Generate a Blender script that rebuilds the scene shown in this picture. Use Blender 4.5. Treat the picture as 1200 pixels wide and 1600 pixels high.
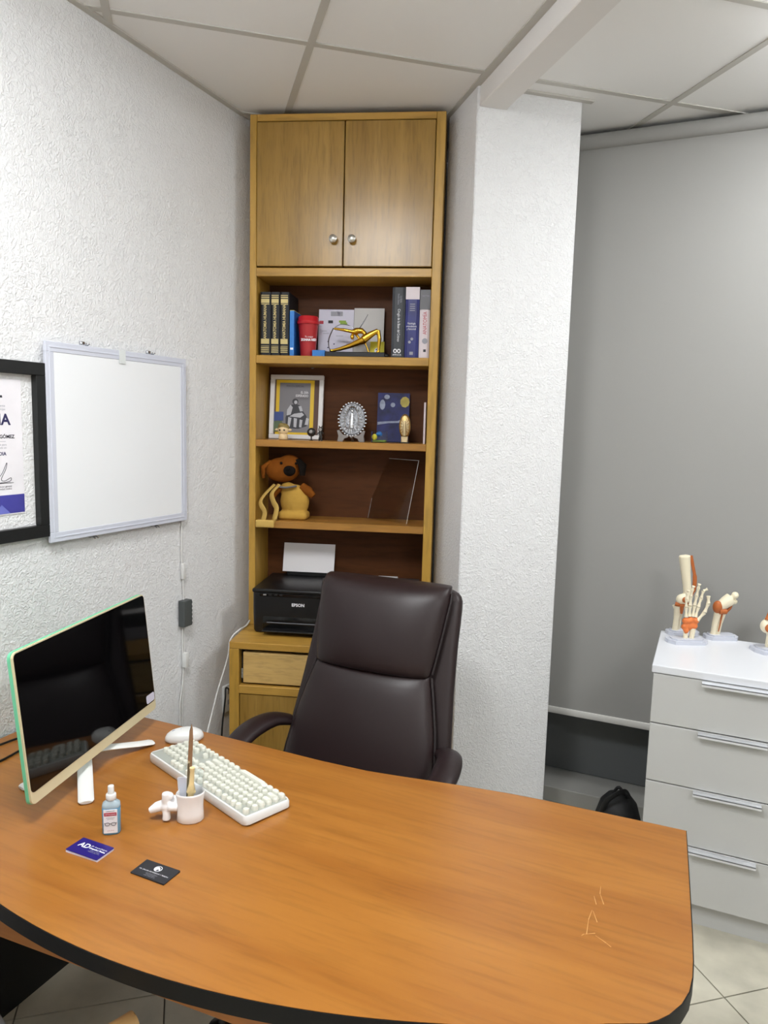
import bpy, bmesh, math, random
from mathutils import Matrix, Vector, Euler

for o in list(bpy.data.objects):
    bpy.data.objects.remove(o, do_unlink=True)
scene = bpy.context.scene
C = scene.collection
PI = math.pi
rad = math.radians

# ------------------------------------------------------------------ camera, world, exposure
CAM_Z = 1.67
HEAD, PITCH, ROLL, FPX = rad(24.0356), rad(7.1165), rad(-1.5091), 1136.08
def camera_axes():
    cp, sp = math.cos(PITCH), math.sin(PITCH)
    rx, fw, dn = Vector((1, 0, 0)), Vector((0, cp, -sp)), Vector((0, -sp, -cp))
    cr, sr = math.cos(ROLL), math.sin(ROLL)
    rx, dn = cr * rx + sr * dn, -sr * rx + cr * dn
    t = Matrix.Rotation(HEAD, 3, 'Z')
    return t @ rx, t @ (-dn), t @ (-fw)
cam_data = bpy.data.cameras.new('camera')
cam_data.sensor_fit = 'VERTICAL'
cam_data.sensor_height = 36.0
cam_data.sensor_width = 27.0
cam_data.lens = 36.0 * FPX / 1600.0
cam_data.clip_start = 0.02
cam = bpy.data.objects.new('camera', cam_data)
C.objects.link(cam)
r_, u_, b_ = camera_axes()
m4 = Matrix(((r_[0], u_[0], b_[0], 0), (r_[1], u_[1], b_[1], 0), (r_[2], u_[2], b_[2], CAM_Z), (0, 0, 0, 1)))
cam.matrix_world = m4
scene.camera = cam

world = bpy.data.worlds.new('night')
scene.world = world
world.use_nodes = True
world.node_tree.nodes['Background'].inputs[0].default_value = (0.02, 0.025, 0.035, 1)
world.node_tree.nodes['Background'].inputs[1].default_value = 1.0

scene.view_settings.view_transform = 'Standard'
scene.view_settings.look = 'None'
scene.view_settings.gamma = 1.0
scene.view_settings.use_curve_mapping = False
scene.view_settings.exposure = 0.47
LAMP_DESK, LAMP_WINDOW, LAMP_FILL = 30.0, 17.0, 22.0      # emission of the surface-mounted ceiling panels; the third is added fill
LAMP_COLOR = (0.96, 0.985, 1.0)

# ------------------------------------------------------------------ materials
def lin(c):
    if isinstance(c, str):
        c = tuple(int(c[i:i + 2], 16) / 255 for i in (0, 2, 4))
    return tuple(x / 12.92 if x <= 0.04045 else ((x + 0.055) / 1.055) ** 2.4 for x in c)
def mat(name, color, rough=0.5, metal=0.0, spec=0.5, coat=0.0, trans=0.0, ior=1.45, emit=0.0, bump=None, vary=None):
    m = bpy.data.materials.new(name)
    m.use_nodes = True
    nt = m.node_tree
    p = nt.nodes['Principled BSDF']
    c = lin(color)
    p.inputs['Base Color'].default_value = (*c, 1)
    p.inputs['Roughness'].default_value = rough
    p.inputs['Metallic'].default_value = metal
    p.inputs['Specular IOR Level'].default_value = spec
    p.inputs['Coat Weight'].default_value = coat
    p.inputs['Coat Roughness'].default_value = 0.12
    p.inputs['Transmission Weight'].default_value = trans
    p.inputs['IOR'].default_value = ior
    if emit:
        p.inputs['Emission Color'].default_value = (*c, 1)
        p.inputs['Emission Strength'].default_value = emit
    if bump or vary:
        tc = nt.nodes.new('ShaderNodeTexCoord')
    if vary:                                  # soft colour variation: (scale, amount)
        n = nt.nodes.new('ShaderNodeTexNoise'); n.inputs['Scale'].default_value = vary[0]; n.inputs['Detail'].default_value = 4
        nt.links.new(tc.outputs['Object'], n.inputs['Vector'])
        r = nt.nodes.new('ShaderNodeValToRGB')
        k = vary[1]
        r.color_ramp.elements[0].position = .3; r.color_ramp.elements[1].position = .7
        r.color_ramp.elements[0].color = (*[x * (1 - k) for x in c], 1)
        r.color_ramp.elements[1].color = (*[min(1, x * (1 + k)) for x in c], 1)
        nt.links.new(n.outputs['Fac'], r.inputs['Fac'])
        nt.links.new(r.outputs['Color'], p.inputs['Base Color'])
    if bump:                                  # (scale, strength, distance)
        n = nt.nodes.new('ShaderNodeTexNoise'); n.inputs['Scale'].default_value = bump[0]; n.inputs['Detail'].default_value = 3
        nt.links.new(tc.outputs['Object'], n.inputs['Vector'])
        b = nt.nodes.new('ShaderNodeBump'); b.inputs['Strength'].default_value = bump[1]; b.inputs['Distance'].default_value = bump[2]
        nt.links.new(n.outputs['Fac'], b.inputs['Height'])
        nt.links.new(b.outputs['Normal'], p.inputs['Normal'])
    return m
def wood(name, dark, light, stretch, rough=0.4, coat=0.0, contrast=(0.25, 0.75), scale=1.0, bump=0.05, pores=0.35):
    m = bpy.data.materials.new(name)
    m.use_nodes = True
    nt = m.node_tree
    p = nt.nodes['Principled BSDF']
    p.inputs['Roughness'].default_value = rough
    p.inputs['Coat Weight'].default_value = coat
    p.inputs['Coat Roughness'].default_value = 0.15
    tc = nt.nodes.new('ShaderNodeTexCoord')
    mp = nt.nodes.new('ShaderNodeMapping')
    mp.inputs['Scale'].default_value = [s * scale for s in stretch]
    nt.links.new(tc.outputs['Object'], mp.inputs['Vector'])
    n1 = nt.nodes.new('ShaderNodeTexNoise'); n1.inputs['Scale'].default_value = 1.0; n1.inputs['Detail'].default_value = 6; n1.inputs['Distortion'].default_value = 0.6
    nt.links.new(mp.outputs[0], n1.inputs['Vector'])
    ramp = nt.nodes.new('ShaderNodeValToRGB')
    ramp.color_ramp.elements[0].position, ramp.color_ramp.elements[1].position = contrast
    ramp.color_ramp.elements[0].color = (*lin(dark), 1)
    ramp.color_ramp.elements[1].color = (*lin(light), 1)
    nt.links.new(n1.outputs['Fac'], ramp.inputs['Fac'])
    mp2 = nt.nodes.new('ShaderNodeMapping')
    mp2.inputs['Scale'].default_value = [s * scale * 7 for s in stretch]
    nt.links.new(tc.outputs['Object'], mp2.inputs['Vector'])
    n2 = nt.nodes.new('ShaderNodeTexNoise'); n2.inputs['Scale'].default_value = 1.0; n2.inputs['Detail'].default_value = 3
    nt.links.new(mp2.outputs[0], n2.inputs['Vector'])
    mr = nt.nodes.new('ShaderNodeMapRange')
    mr.inputs[1].default_value, mr.inputs[2].default_value = 0.32, 0.52
    mr.inputs[3].default_value, mr.inputs[4].default_value = 1 - pores, 1.0
    nt.links.new(n2.outputs['Fac'], mr.inputs[0])
    mx = nt.nodes.new('ShaderNodeMix'); mx.data_type = 'RGBA'; mx.blend_type = 'MULTIPLY'; mx.inputs[0].default_value = 1.0
    nt.links.new(ramp.outputs[0], mx.inputs[6]); nt.links.new(mr.outputs[0], mx.inputs[7])
    nt.links.new(mx.outputs[2], p.inputs['Base Color'])
    if bump:
        b = nt.nodes.new('ShaderNodeBump'); b.inputs['Strength'].default_value = bump; b.inputs['Distance'].default_value = 0.002
        nt.links.new(n2.outputs['Fac'], b.inputs['Height']); nt.links.new(b.outputs[0], p.inputs['Normal'])
    return m
def stucco(name, color):
    m = bpy.data.materials.new(name)
    m.use_nodes = True
    nt = m.node_tree
    p = nt.nodes['Principled BSDF']
    p.inputs['Base Color'].default_value = (*lin(color), 1)
    p.inputs['Roughness'].default_value = 0.62
    tc = nt.nodes.new('ShaderNodeTexCoord')
    n1 = nt.nodes.new('ShaderNodeTexNoise'); n1.inputs['Scale'].default_value = 75; n1.inputs['Detail'].default_value = 4; n1.inputs['Distortion'].default_value = 1.4
    n2 = nt.nodes.new('ShaderNodeTexNoise'); n2.inputs['Scale'].default_value = 22; n2.inputs['Detail'].default_value = 2
    for n in (n1, n2):
        nt.links.new(tc.outputs['Object'], n.inputs['Vector'])
    r1 = nt.nodes.new('ShaderNodeMapRange'); r1.inputs[1].default_value = .42; r1.inputs[2].default_value = .66
    nt.links.new(n1.outputs['Fac'], r1.inputs[0])
    mu = nt.nodes.new('ShaderNodeMath'); mu.operation = 'MULTIPLY'
    ad = nt.nodes.new('ShaderNodeMath'); ad.operation = 'ADD'; ad.inputs[1].default_value = .25
    nt.links.new(n2.outputs['Fac'], ad.inputs[0])
    nt.links.new(r1.outputs[0], mu.inputs[0]); nt.links.new(ad.outputs[0], mu.inputs[1])
    b = nt.nodes.new('ShaderNodeBump'); b.inputs['Strength'].default_value = 0.7; b.inputs['Distance'].default_value = 0.0035
    nt.links.new(mu.outputs[0], b.inputs['Height']); nt.links.new(b.outputs[0], p.inputs['Normal'])
    return m

M = {}
M['stucco'] = stucco('white_stucco', 'E4E4E5')
M['paint'] = mat('white_paint', 'E2DFDC', .6)
M['wall_beige'] = mat('pale_wall_paint', 'CFCECB', .7)
M['tile_c'] = mat('ceiling_tile_vinyl', 'EDECEA', .55, bump=(220, .08, .001))
M['tbar'] = mat('grid_bar_paint', 'BFBCB5', .45)
M['floor_base'] = mat('floor_grout', '77756C', .8)
M['floor_tile'] = mat('beige_stone_tile', 'C4BFAE', .22, vary=(7, .16), bump=(12, .06, .002))
M['lamp'] = mat('lamp_diffuser', 'FFFFFF', .5)
M['alu'] = mat('brushed_aluminium', 'C9CBCE', .35, metal=.85)
M['handle'] = mat('pale_aluminium', 'E2E4E8', .35, metal=.35)
M['blind'] = mat('grey_blind_fabric', '9A9996', .85, spec=.2, bump=(900, .15, .001))
M['blind_bar'] = mat('blind_bar_white', 'D8D6D2', .45)
M['glass_dark'] = mat('dark_night_glass', '626566', .4, spec=.4)
M['frame_grey'] = mat('grey_window_profile', '9B9A95', .5)
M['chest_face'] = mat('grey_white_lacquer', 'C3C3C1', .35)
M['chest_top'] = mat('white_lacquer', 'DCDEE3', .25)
M['gap_shade'] = mat('gap_shade', '1B1917', .9)  # near-black colour standing in for shade in cabinet gaps
M['desk'] = wood('orange_cherry_laminate', '8F5720', 'A66E2E', (1.1, 13, 13), rough=.3, scale=1.0, bump=.02, pores=.14)
M['desk_under'] = wood('brown_apron_laminate', 'A4642C', 'B87838', (1.3, 16, 16), rough=.4, pores=.1)
M['black_edge'] = mat('black_edge_band', '0B0B0C', .5, spec=.3)
M['black_panel'] = mat('black_panel', '0E0E0F', .5)
M['scratch'] = mat('pale_scratch', 'C8975A', .5)
M['oak_frame'] = wood('golden_oak_frame', 'A9802F', 'C39A48', (9, 9, 1.2), rough=.38, pores=.22)
M['oak_rail'] = wood('golden_oak_rail', 'A67C30', 'C19646', (1.2, 9, 9), rough=.36, pores=.22)
M['oak_door'] = wood('oak_veneer_door', '8A6829', 'AA8540', (11, 11, 1.1), rough=.28, pores=.2, scale=1.6)
M['oak_dark'] = wood('brown_oak_with_shade', '4A2A15', '5A351B', (1.4, 9, 9), rough=.5, pores=.2)  # brown inner boards, darkened further to hold the shade inside the shelves
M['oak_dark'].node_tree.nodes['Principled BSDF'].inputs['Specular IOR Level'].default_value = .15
M['oak_shelf'] = wood('oak_shelf_board', '8C6128', 'B5813B', (1.3, 9, 9), rough=.33, pores=.2)
M['raw_wood'] = wood('raw_pale_wood', 'BD9857', 'D6B372', (1.6, 9, 9), rough=.6, pores=.2, scale=1.5)
M['nickel'] = mat('brushed_nickel', 'C6C3BB', .28, metal=1)
M['leather'] = mat('dark_brown_leather', '231617', .42, spec=.5, bump=(260, .12, .001), vary=(3, .1))
M['leather_pipe'] = mat('leather_piping', '1F1718', .45)
M['black_plastic'] = mat('black_plastic', '121214', .38)
M['black_gloss'] = mat('black_gloss', '0A0A0B', .12)
M['screen'] = mat('black_screen_glass', '050506', .06, spec=.55)
M['mint'] = mat('mint_green_shell', '6FC59C', .4)
M['cream'] = mat('cream_gold_chin', 'D2C6A2', .42)
M['white_plastic'] = mat('white_plastic', 'DCDCDA', .35)
M['key'] = mat('cream_keycap', 'D6D6CA', .4)
M['key_plate'] = mat('grey_key_plate', 'A3A69E', .6)
M['ceramic'] = mat('white_ceramic', 'F0EEEE', .15, coat=.3)
M['steel'] = mat('polished_steel', 'B9BCC2', .2, metal=1)
M['bone'] = mat('ivory_bone', 'E9DFC4', .45)
M['bone_y'] = mat('yellow_bone', 'E2CB96', .5, vary=(60, .12))
M['ligament'] = mat('orange_ligament', 'D6743A', .5, vary=(40, .22))
M['ligament_d'] = mat('brown_orange_ligament', 'B0602C', .5)
M['plinth_white'] = mat('white_model_base', 'C6C9D4', .35)
M['panel_frame'] = mat('pale_grey_panel_frame', 'C9CCD8', .4)
M['panel_white'] = mat('milky_panel_diffuser', 'E9EBEE', .22)
M['tape'] = mat('clear_tape', 'D8DCDC', .2)
M['frame_black'] = mat('black_picture_frame', '131415', .4)
M['paper'] = mat('white_paper', 'E9E6E8', .7)
M['cert_paper'] = mat('certificate_paper', 'E4E1E6', .6, vary=(9, .05))
M['navy_ink'] = mat('navy_ink', '2E2A55', .6)
M['black_ink'] = mat('black_ink', '2A2A33', .6)
M['cert_band'] = mat('certificate_blue_band', '403E93', .55, vary=(10, .25))
M['cert_band2'] = mat('certificate_light_blue', '6A70C0', .55)
M['white_ink'] = mat('white_ink', 'EDEDF2', .6)
M['grey_ink'] = mat('grey_ink', '9A9AA4', .6)
M['gold_ink'] = mat('gold_foil', 'C0AE78', .4, metal=.4)
M['red_ink'] = mat('red_ink', 'B03242', .6)
M['driver'] = mat('dark_grey_driver', '4A4E4E', .5)
M['cord_white'] = mat('white_cord', 'D9D8D6', .5)
M['book_black'] = mat('black_bookcloth', '14161B', .5)
M['pages'] = mat('book_pages', 'D5CDB8', .8)
M['pages_y'] = mat('yellow_page_edge', 'D9CC6A', .8)
M['book_blue'] = mat('blue_book_cover', '1559A8', .4)
M['book_blue_l'] = mat('bright_blue_spine', '2F78C4', .4)
M['book_grey'] = mat('charcoal_book_cover', '36393E', .5)
M['book_navy'] = mat('navy_book_cover', '24286A', .4, vary=(14, .25))
M['book_white'] = mat('pale_book_cover', 'D8CDD2', .5)
M['book_greytop'] = mat('grey_book_top', '6B6B70', .5)
M['cup_red'] = mat('red_plastic_cup', 'A8262A', .4)
M['cup_lid'] = mat('red_cup_lid', 'B81E26', .3)
M['card_lav'] = mat('lavender_white_card', 'CFCCDC', .55)
M['card_grey'] = mat('grey_white_card', 'C3C0BE', .5)
M['green_ink'] = mat('green_print', '86A23C', .6)
M['yellow'] = mat('bright_yellow', 'E6D83A', .5)
M['gold'] = mat('polished_gold', 'D6A73A', .22, metal=1)
M['frame_white'] = mat('white_picture_frame', 'DCDADA', .4)
M['mag_yellow'] = mat('magazine_yellow_border', 'D9B41C', .4)
M['mag_grey'] = mat('magazine_grey_cover', '77757A', .45)
M['mag_dark'] = mat('magazine_dark_shape', '35343A', .5)
M['mag_light'] = mat('magazine_pale_shape', 'B4B4BA', .5)
M['mag_blue'] = mat('small_blue_photo', '3A4C86', .5)
M['mag_green'] = mat('small_green_photo', '55664A', .5)
M['brown_mat'] = mat('brown_mount', '5B4238', .6)
M['silver'] = mat('embossed_silver', 'A9ABB0', .3, metal=1, bump=(110, 1.0, .008))
M['silver_edge'] = mat('silver_edge', 'C9CBCF', .25, metal=1)
M['grey_wood'] = mat('grey_easel_wood', '8C8784', .7)
M['paint_blue'] = mat('dark_blue_painting', '1D2156', .6, vary=(22, .55))
M['paint_pale'] = mat('pale_paint', '8C93A8', .6, vary=(60, .2))
M['paint_ochre'] = mat('ochre_paint', 'A89A4A', .6, vary=(60, .2))
M['gilt'] = mat('pale_gilt', 'C8B48C', .35, metal=.7, bump=(200, .6, .003))
M['acrylic'] = mat('clear_acrylic', 'F4F4F2', .03, trans=1.0, ior=1.2)
M['clear'] = mat('clear_plastic', 'F2F6F8', .05, trans=1.0, ior=1.25)
M['fluid'] = mat('blue_liquid', '7DBBE2', .12, trans=.25, ior=1.3)
M['bottle_clear'] = mat('bottle_plastic', 'C9DCE6', .12, trans=.4, ior=1.3)
M['plush_tan'] = mat('tan_plush', 'B58E42', .9, spec=.1, bump=(300, .4, .002), vary=(9, .18))
M['plush_brown'] = mat('brown_plush', '7A4414', .9, spec=.1, bump=(300, .4, .002), vary=(12, .2))
M['plush_dark'] = mat('dark_plush', '17120F', .9, spec=.1)
M['strap_tan'] = mat('tan_strap', 'C2A055', .8)
M['fig_skin'] = mat('beige_figurine', 'D9BE93', .45)
M['fig_hair'] = mat('olive_figurine_hair', '82703E', .6)
M['fig_dark'] = mat('dark_figurine', '24211F', .35)
M['fig_grey'] = mat('grey_figurine', '8F8C8A', .4)
M['backpack'] = mat('black_nylon', '0D0E10', .6, bump=(200, .2, .002))
M['card_navy'] = mat('navy_business_card', '251A6E', .35)
M['card_black'] = mat('black_business_card', '24252A', .4)
M['guest_wood'] = wood('pale_chair_wood', 'B98F52', 'D8B278', (9, 1.2, 9), rough=.45, pores=.15)
M['guest_grey'] = mat('grey_seat_fabric', '6E6C6A', .85, bump=(400, .2, .001))
M['chrome'] = mat('dark_chrome', '6A6A6C', .25, metal=1)

# ------------------------------------------------------------------ geometry helpers
class G:
    def __init__(s):
        s.v, s.f = [], []
    def add(s, vs, fs, m=None):
        o = len(s.v)
        for v in vs:
            v = Vector(v)
            s.v.append(m @ v if m is not None else v)
        for f in fs:
            s.f.append([i + o for i in f])
        return s
    def box(s, x0, x1, y0, y1, z0, z1, m=None):
        return s.add([(x0, y0, z0), (x1, y0, z0), (x1, y1, z0), (x0, y1, z0), (x0, y0, z1), (x1, y0, z1), (x1, y1, z1), (x0, y1, z1)],
                     [(0, 3, 2, 1), (4, 5, 6, 7), (0, 1, 5, 4), (1, 2, 6, 5), (2, 3, 7, 6), (3, 0, 4, 7)], m)
    def rbox(s, x0, x1, y0, y1, z0, z1, r=.004, seg=2, m=None):
        bm = bmesh.new()
        bmesh.ops.create_cube(bm, size=1)
        for v in bm.verts:
            v.co = Vector(((x0 + x1) / 2 + v.co.x * (x1 - x0), (y0 + y1) / 2 + v.co.y * (y1 - y0), (z0 + z1) / 2 + v.co.z * (z1 - z0)))
        r = min(r, .49 * min(x1 - x0, y1 - y0, z1 - z0))
        bmesh.ops.bevel(bm, geom=bm.edges[:], offset=r, segments=seg, affect='EDGES', profile=.5)
        bm.verts.index_update()
        s.add([v.co.copy() for v in bm.verts], [[v.index for v in f.verts] for f in bm.faces], m)
        bm.free()
        return s
    def prism(s, poly, z0, z1, m=None):
        n = len(poly)
        a = sum(poly[i][0] * poly[(i + 1) % n][1] - poly[(i + 1) % n][0] * poly[i][1] for i in range(n))
        if a < 0:
            poly = poly[::-1]
        vs = [(p[0], p[1], z0) for p in poly] + [(p[0], p[1], z1) for p in poly]
        fs = [list(range(n))[::-1], list(range(n, 2 * n))] + [(i, (i + 1) % n, n + (i + 1) % n, n + i) for i in range(n)]
        return s.add(vs, fs, m)
    def lathe(s, prof, seg=24, m=None):
        vs, fs = [], []
        for r, z in prof:
            for k in range(seg):
                a = 2 * PI * k / seg
                vs.append((r * math.cos(a), r * math.sin(a), z))
        for i in range(len(prof) - 1):
            for k in range(seg):
                k2 = (k + 1) % seg
                fs.append((i * seg + k, i * seg + k2, (i + 1) * seg + k2, (i + 1) * seg + k))
        fs.append(list(range(seg))[::-1])
        fs.append([(len(prof) - 1) * seg + k for k in range(seg)])
        return s.add(vs, fs, m)
    def loft(s, rings, m=None):
        n = len(rings[0]); vs = [p for r in rings for p in r]; fs = []
        for i in range(len(rings) - 1):
            for k in range(n):
                k2 = (k + 1) % n
                fs.append((i * n + k, i * n + k2, (i + 1) * n + k2, (i + 1) * n + k))
        fs.append(list(range(n))[::-1]); fs.append([(len(rings) - 1) * n + k for k in range(n)])
        return s.add(vs, fs, m)
    def tube(s, pts, r, seg=8, flat=1.0, m=None, closed=False):
        pts = [Vector(p) for p in pts]; n = len(pts)
        rr = r if isinstance(r, (list, tuple)) else [r] * n
        rings = []; nrm = None
        for i, p in enumerate(pts):
            a = pts[i - 1] if (i > 0 or closed) else p
            b = pts[(i + 1) % n] if (i < n - 1 or closed) else p
            t = (b - a)
            t = t.normalized() if t.length > 1e-9 else Vector((0, 0, 1))
            if nrm is None:
                up = Vector((0, 0, 1)) if abs(t.z) < .9 else Vector((0, 1, 0))
                nrm = (up - t * up.dot(t)).normalized()
            else:
                nrm = (nrm - t * nrm.dot(t)).normalized()
            bn = t.cross(nrm)
            rings.append([p + (nrm * math.cos(2 * PI * k / seg) * flat + bn * math.sin(2 * PI * k / seg)) * rr[i] for k in range(seg)])
        if closed:
            rings.append(rings[0])
            vs = [p for q in rings for p in q]; fs = []
            for i in range(n):
                for k in range(seg):
                    k2 = (k + 1) % seg
                    fs.append((i * seg + k, i * seg + k2, (i + 1) * seg + k2, (i + 1) * seg + k))
            return s.add(vs, fs, m)
        return s.loft(rings, m)
    def ball(s, c, r, seg=16, m=None):
        r = (r, r, r) if not isinstance(r, (list, tuple)) else r
        prof = [(math.sin(PI * i / 10), -math.cos(PI * i / 10)) for i in range(11)]
        prof[0] = (1e-4, -1); prof[-1] = (1e-4, 1)
        t = Matrix.Translation(c) @ Matrix.Diagonal((*r, 1))
        return s.lathe(prof, seg, (m @ t) if m is not None else t)
    def build(s, name, material, parent=None, smooth=None, loc=None, rotz=0, remesh=0, iters=4):
        me = bpy.data.meshes.new(name)
        me.from_pydata([tuple(v) for v in s.v], [], s.f)
        me.materials.append(M[material] if isinstance(material, str) else material)
        if smooth is not None or remesh:
            me.shade_smooth()
            if smooth and smooth < 179 and not remesh:
                me.set_sharp_from_angle(angle=rad(smooth))
        me.update()
        o = bpy.data.objects.new(name, me)
        C.objects.link(o)
        if parent:
            o.parent = parent
        if loc is not None:
            o.location = loc
        o.rotation_euler = (0, 0, rotz)
        if remesh:
            md = o.modifiers.new('remesh', 'REMESH'); md.mode = 'VOXEL'; md.voxel_size = remesh; md.use_smooth_shade = True
            if iters:
                sm = o.modifiers.new('smooth', 'SMOOTH'); sm.factor = .5; sm.iterations = iters
        return o

def tag(o, label=None, cat=None, group=None, kind=None):
    if label: o['label'] = label
    if cat: o['category'] = cat
    if group: o['group'] = group
    if kind: o['kind'] = kind
    return o
def thing(name, label, cat, loc=(0, 0, 0), rotz=0.0, group=None):
    o = bpy.data.objects.new(name, None)
    o.empty_display_size = .05
    C.objects.link(o)
    o.location = loc
    o.rotation_euler = (0, 0, rotz)
    return tag(o, label, cat, group)
FRONT = Matrix.Rotation(PI / 2, 4, 'X')           # text plane that faces local -y
def text(parent, body, size, loc, material, rot=FRONT, align='CENTER', name='lettering', spin=0.0, width=1.0, bold=0.0):
    cu = bpy.data.curves.new(name, 'FONT')
    cu.body = body; cu.size = size; cu.align_x = align; cu.align_y = 'CENTER'; cu.offset = bold
    cu.resolution_u = 3
    tmp = bpy.data.objects.new('tmp', cu)
    me = bpy.data.meshes.new_from_object(tmp)
    bpy.data.objects.remove(tmp); bpy.data.curves.remove(cu)
    me.transform(rot @ Matrix.Rotation(spin, 4, 'Z') @ Matrix.Diagonal((width, 1, 1, 1)))
    me.materials.clear(); me.materials.append(M[material])
    o = bpy.data.objects.new(name, me)
    C.objects.link(o)
    o.parent = parent; o.location = loc
    return o
def ellipse(cx, cy, rx, ry, n=24, a0=0, a1=2 * PI):
    return [(cx + rx * math.cos(a0 + (a1 - a0) * k / n), cy + ry * math.sin(a0 + (a1 - a0) * k / n)) for k in range(n)]
def rrect(x0, x1, y0, y1, r, n=5):
    out = []
    for cx, cy, a in ((x1 - r, y0 + r, -PI / 2), (x1 - r, y1 - r, 0), (x0 + r, y1 - r, PI / 2), (x0 + r, y0 + r, PI)):
        out += [(cx + r * math.cos(a + PI / 2 * k / n), cy + r * math.sin(a + PI / 2 * k / n)) for k in range(n + 1)]
    return out
def catmull(pts, n=6):
    P = [Vector(p) for p in pts]; out = []
    for i in range(len(P) - 1):
        p0, p1, p2, p3 = P[max(i - 1, 0)], P[i], P[i + 1], P[min(i + 2, len(P) - 1)]
        for k in range(n):
            t = k / n
            out.append(.5 * ((2 * p1) + (p2 - p0) * t + (2 * p0 - 5 * p1 + 4 * p2 - p3) * t * t + (3 * p1 - p0 - 3 * p2 + p3) * t ** 3))
    out.append(P[-1])
    return out
def clip_rect(poly, x0, x1, y0, y1):
    for ax, lim, sg in ((0, x0, 1), (0, x1, -1), (1, y0, 1), (1, y1, -1)):
        out = []
        for i, p in enumerate(poly):
            q = poly[(i + 1) % len(poly)]
            dp, dq = sg * (p[ax] - lim), sg * (q[ax] - lim)
            if dp >= 0: out.append(p)
            if dp * dq < 0:
                t = dp / (dp - dq)
                out.append((p[0] + (q[0] - p[0]) * t, p[1] + (q[1] - p[1]) * t))
        poly = out
        if len(poly) < 3: return []
    return poly

# frames: bookcase (u along its front, n into it) and ceiling grid (b across, a into the room)
SROT, GROT = rad(18.127), rad(39.413)
def S(u, n, z=0.0):
    c, s = math.cos(SROT), math.sin(SROT)
    return (u * c - n * s, u * s + n * c, z)
def K(b, a, z=0.0):
    c, s = math.cos(GROT), math.sin(GROT)
    return (b * c - a * s, b * s + a * c, z)

# ------------------------------------------------------------------ room shell
X0, X1, Y0, Y1, ZC = -1.787, 2.0, -1.7, 3.30, 2.85
tag(G().box(X0 - .12, X0, Y0 - .12, Y1 + .12, -.1, 3.0).build('wall_left', 'stucco'), 'white textured stucco wall with the panel and frame', kind='structure')
tag(G().box(X1, X1 + .12, Y0 - .12, Y1 + .12, -.1, 3.0).build('wall_right', 'wall_beige'), 'white wall out past the chest of drawers', kind='structure')
tag(G().box(X0, X1, Y0 - .12, Y0, -.1, 3.0).build('wall_front', 'wall_beige'), 'white wall behind the viewer', kind='structure')
wb = G()
wb.box(X0, -.80, Y1, Y1 + .12, -.1, 3.0); wb.box(1.75, X1, Y1, Y1 + .12, -.1, 3.0); wb.box(-.80, 1.75, Y1, Y1 + .12, 2.72, 3.0)
tag(wb.build('wall_back', 'stucco'), 'wall that holds the wide window', kind='structure')

# window behind the blind: bottom rail, mullions and dark panes
w1 = tag(bpy.data.objects.new('window_1', None), 'full-height dark window behind the grey roller blind', kind='structure')
C.objects.link(w1); w1.location = (.475, Y1, 0)
G().rbox(-1.275, 1.275, -.175, .06, 0, .07, .004).build('window_sill', 'frame_grey', w1)
G().rbox(-1.275, 1.275, -.02, .06, 2.66, 2.72, .004).build('window_frame', 'frame_grey', w1)
for xa, xb in ((-1.275, -1.22), (-.03, .03), (1.22, 1.275)):
    G().rbox(xa, xb, -.02, .06, .075, 2.66, .004).build('window_frame', 'frame_grey', w1)
for xa, xb in ((-1.22, -.03), (.03, 1.22)):
    G().box(xa, xb, .01, .02, .075, 2.66).build('pane', 'glass_dark', w1)

# column and ceiling beam, square to the ceiling grid
col = tag(G().rbox(1.004, 1.415, 2.548, 2.842, 0, ZC + .02, .004, 1).build('column', 'stucco', rotz=GROT), 'white stucco column beside the bookcase', kind='structure')
beam_len0 = -1.2
tag(G().rbox(1.012, 1.116, -.3, 2.552, 2.782, ZC + .03, .003, 1).build('beam', 'paint', rotz=GROT), 'shallow white beam running along the ceiling to the column', kind='structure')

# ceiling: slab, lay-in tiles, grid bars
ceil = tag(G().box(X0, X1, Y0, Y1, ZC + .03, ZC + .12).build('ceiling', 'paint'), 'white suspended tile ceiling', kind='structure')
PT = .61
cells = []
for i in range(-7, 8):
    a0 = 2.455 + PT * i
    for k in range(0, 8):
        cells.append((1.004 - PT * (k + 1), 1.004 - PT * k, a0))
        cells.append((1.116 + PT * k, 1.116 + PT * (k + 1), a0))
for b0, b1, a0 in cells:
    poly = clip_rect([K(b, a)[:2] for b, a in ((b0 + .006, a0 + .006), (b1 - .006, a0 + .006), (b1 - .006, a0 + PT - .006), (b0 + .006, a0 + PT - .006))], X0, X1, Y0, Y1)
    if len(poly) >= 3:
        G().prism(poly, ZC + .003, ZC + .016).build('ceiling_tile', 'tile_c', ceil)
def bar(b0, b1, a0, a1, z0=ZC - .001, z1=ZC + .028):
    poly = clip_rect([K(b, a)[:2] for b, a in ((b0, a0), (b1, a0), (b1, a1), (b0, a1))], X0 + .001, X1 - .001, Y0 + .001, Y1 - .001)
    if len(poly) >= 3:
        G().prism(poly, z0, z1).build('grid_bar', 'tbar', ceil)
for k in range(0, 8):
    if k: bar(1.004 - PT * k - .012, 1.004 - PT * k + .012, -3.5, 5)
    else: bar(.984, 1.012, -3.5, 5)
    if k: bar(1.116 + PT * k - .012, 1.116 + PT * k + .012, -3.5, 5)
for i in range(-7, 5):
    a = 2.455 + PT * i
    bar(-4, .984, a - .012, a + .012, ZC - .0005)
    bar(1.116, 5, a - .012, a + .012, ZC - .0005)
bar(1.116, 1.45, 2.526, 2.548, ZC - .004)
tag(G().box(X0, X0 + .024, Y0, 2.52, ZC - .003, ZC + .02).build('trim_1', 'tbar'), 'thin grey wall angle where the ceiling meets the stucco wall', kind='structure')
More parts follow.
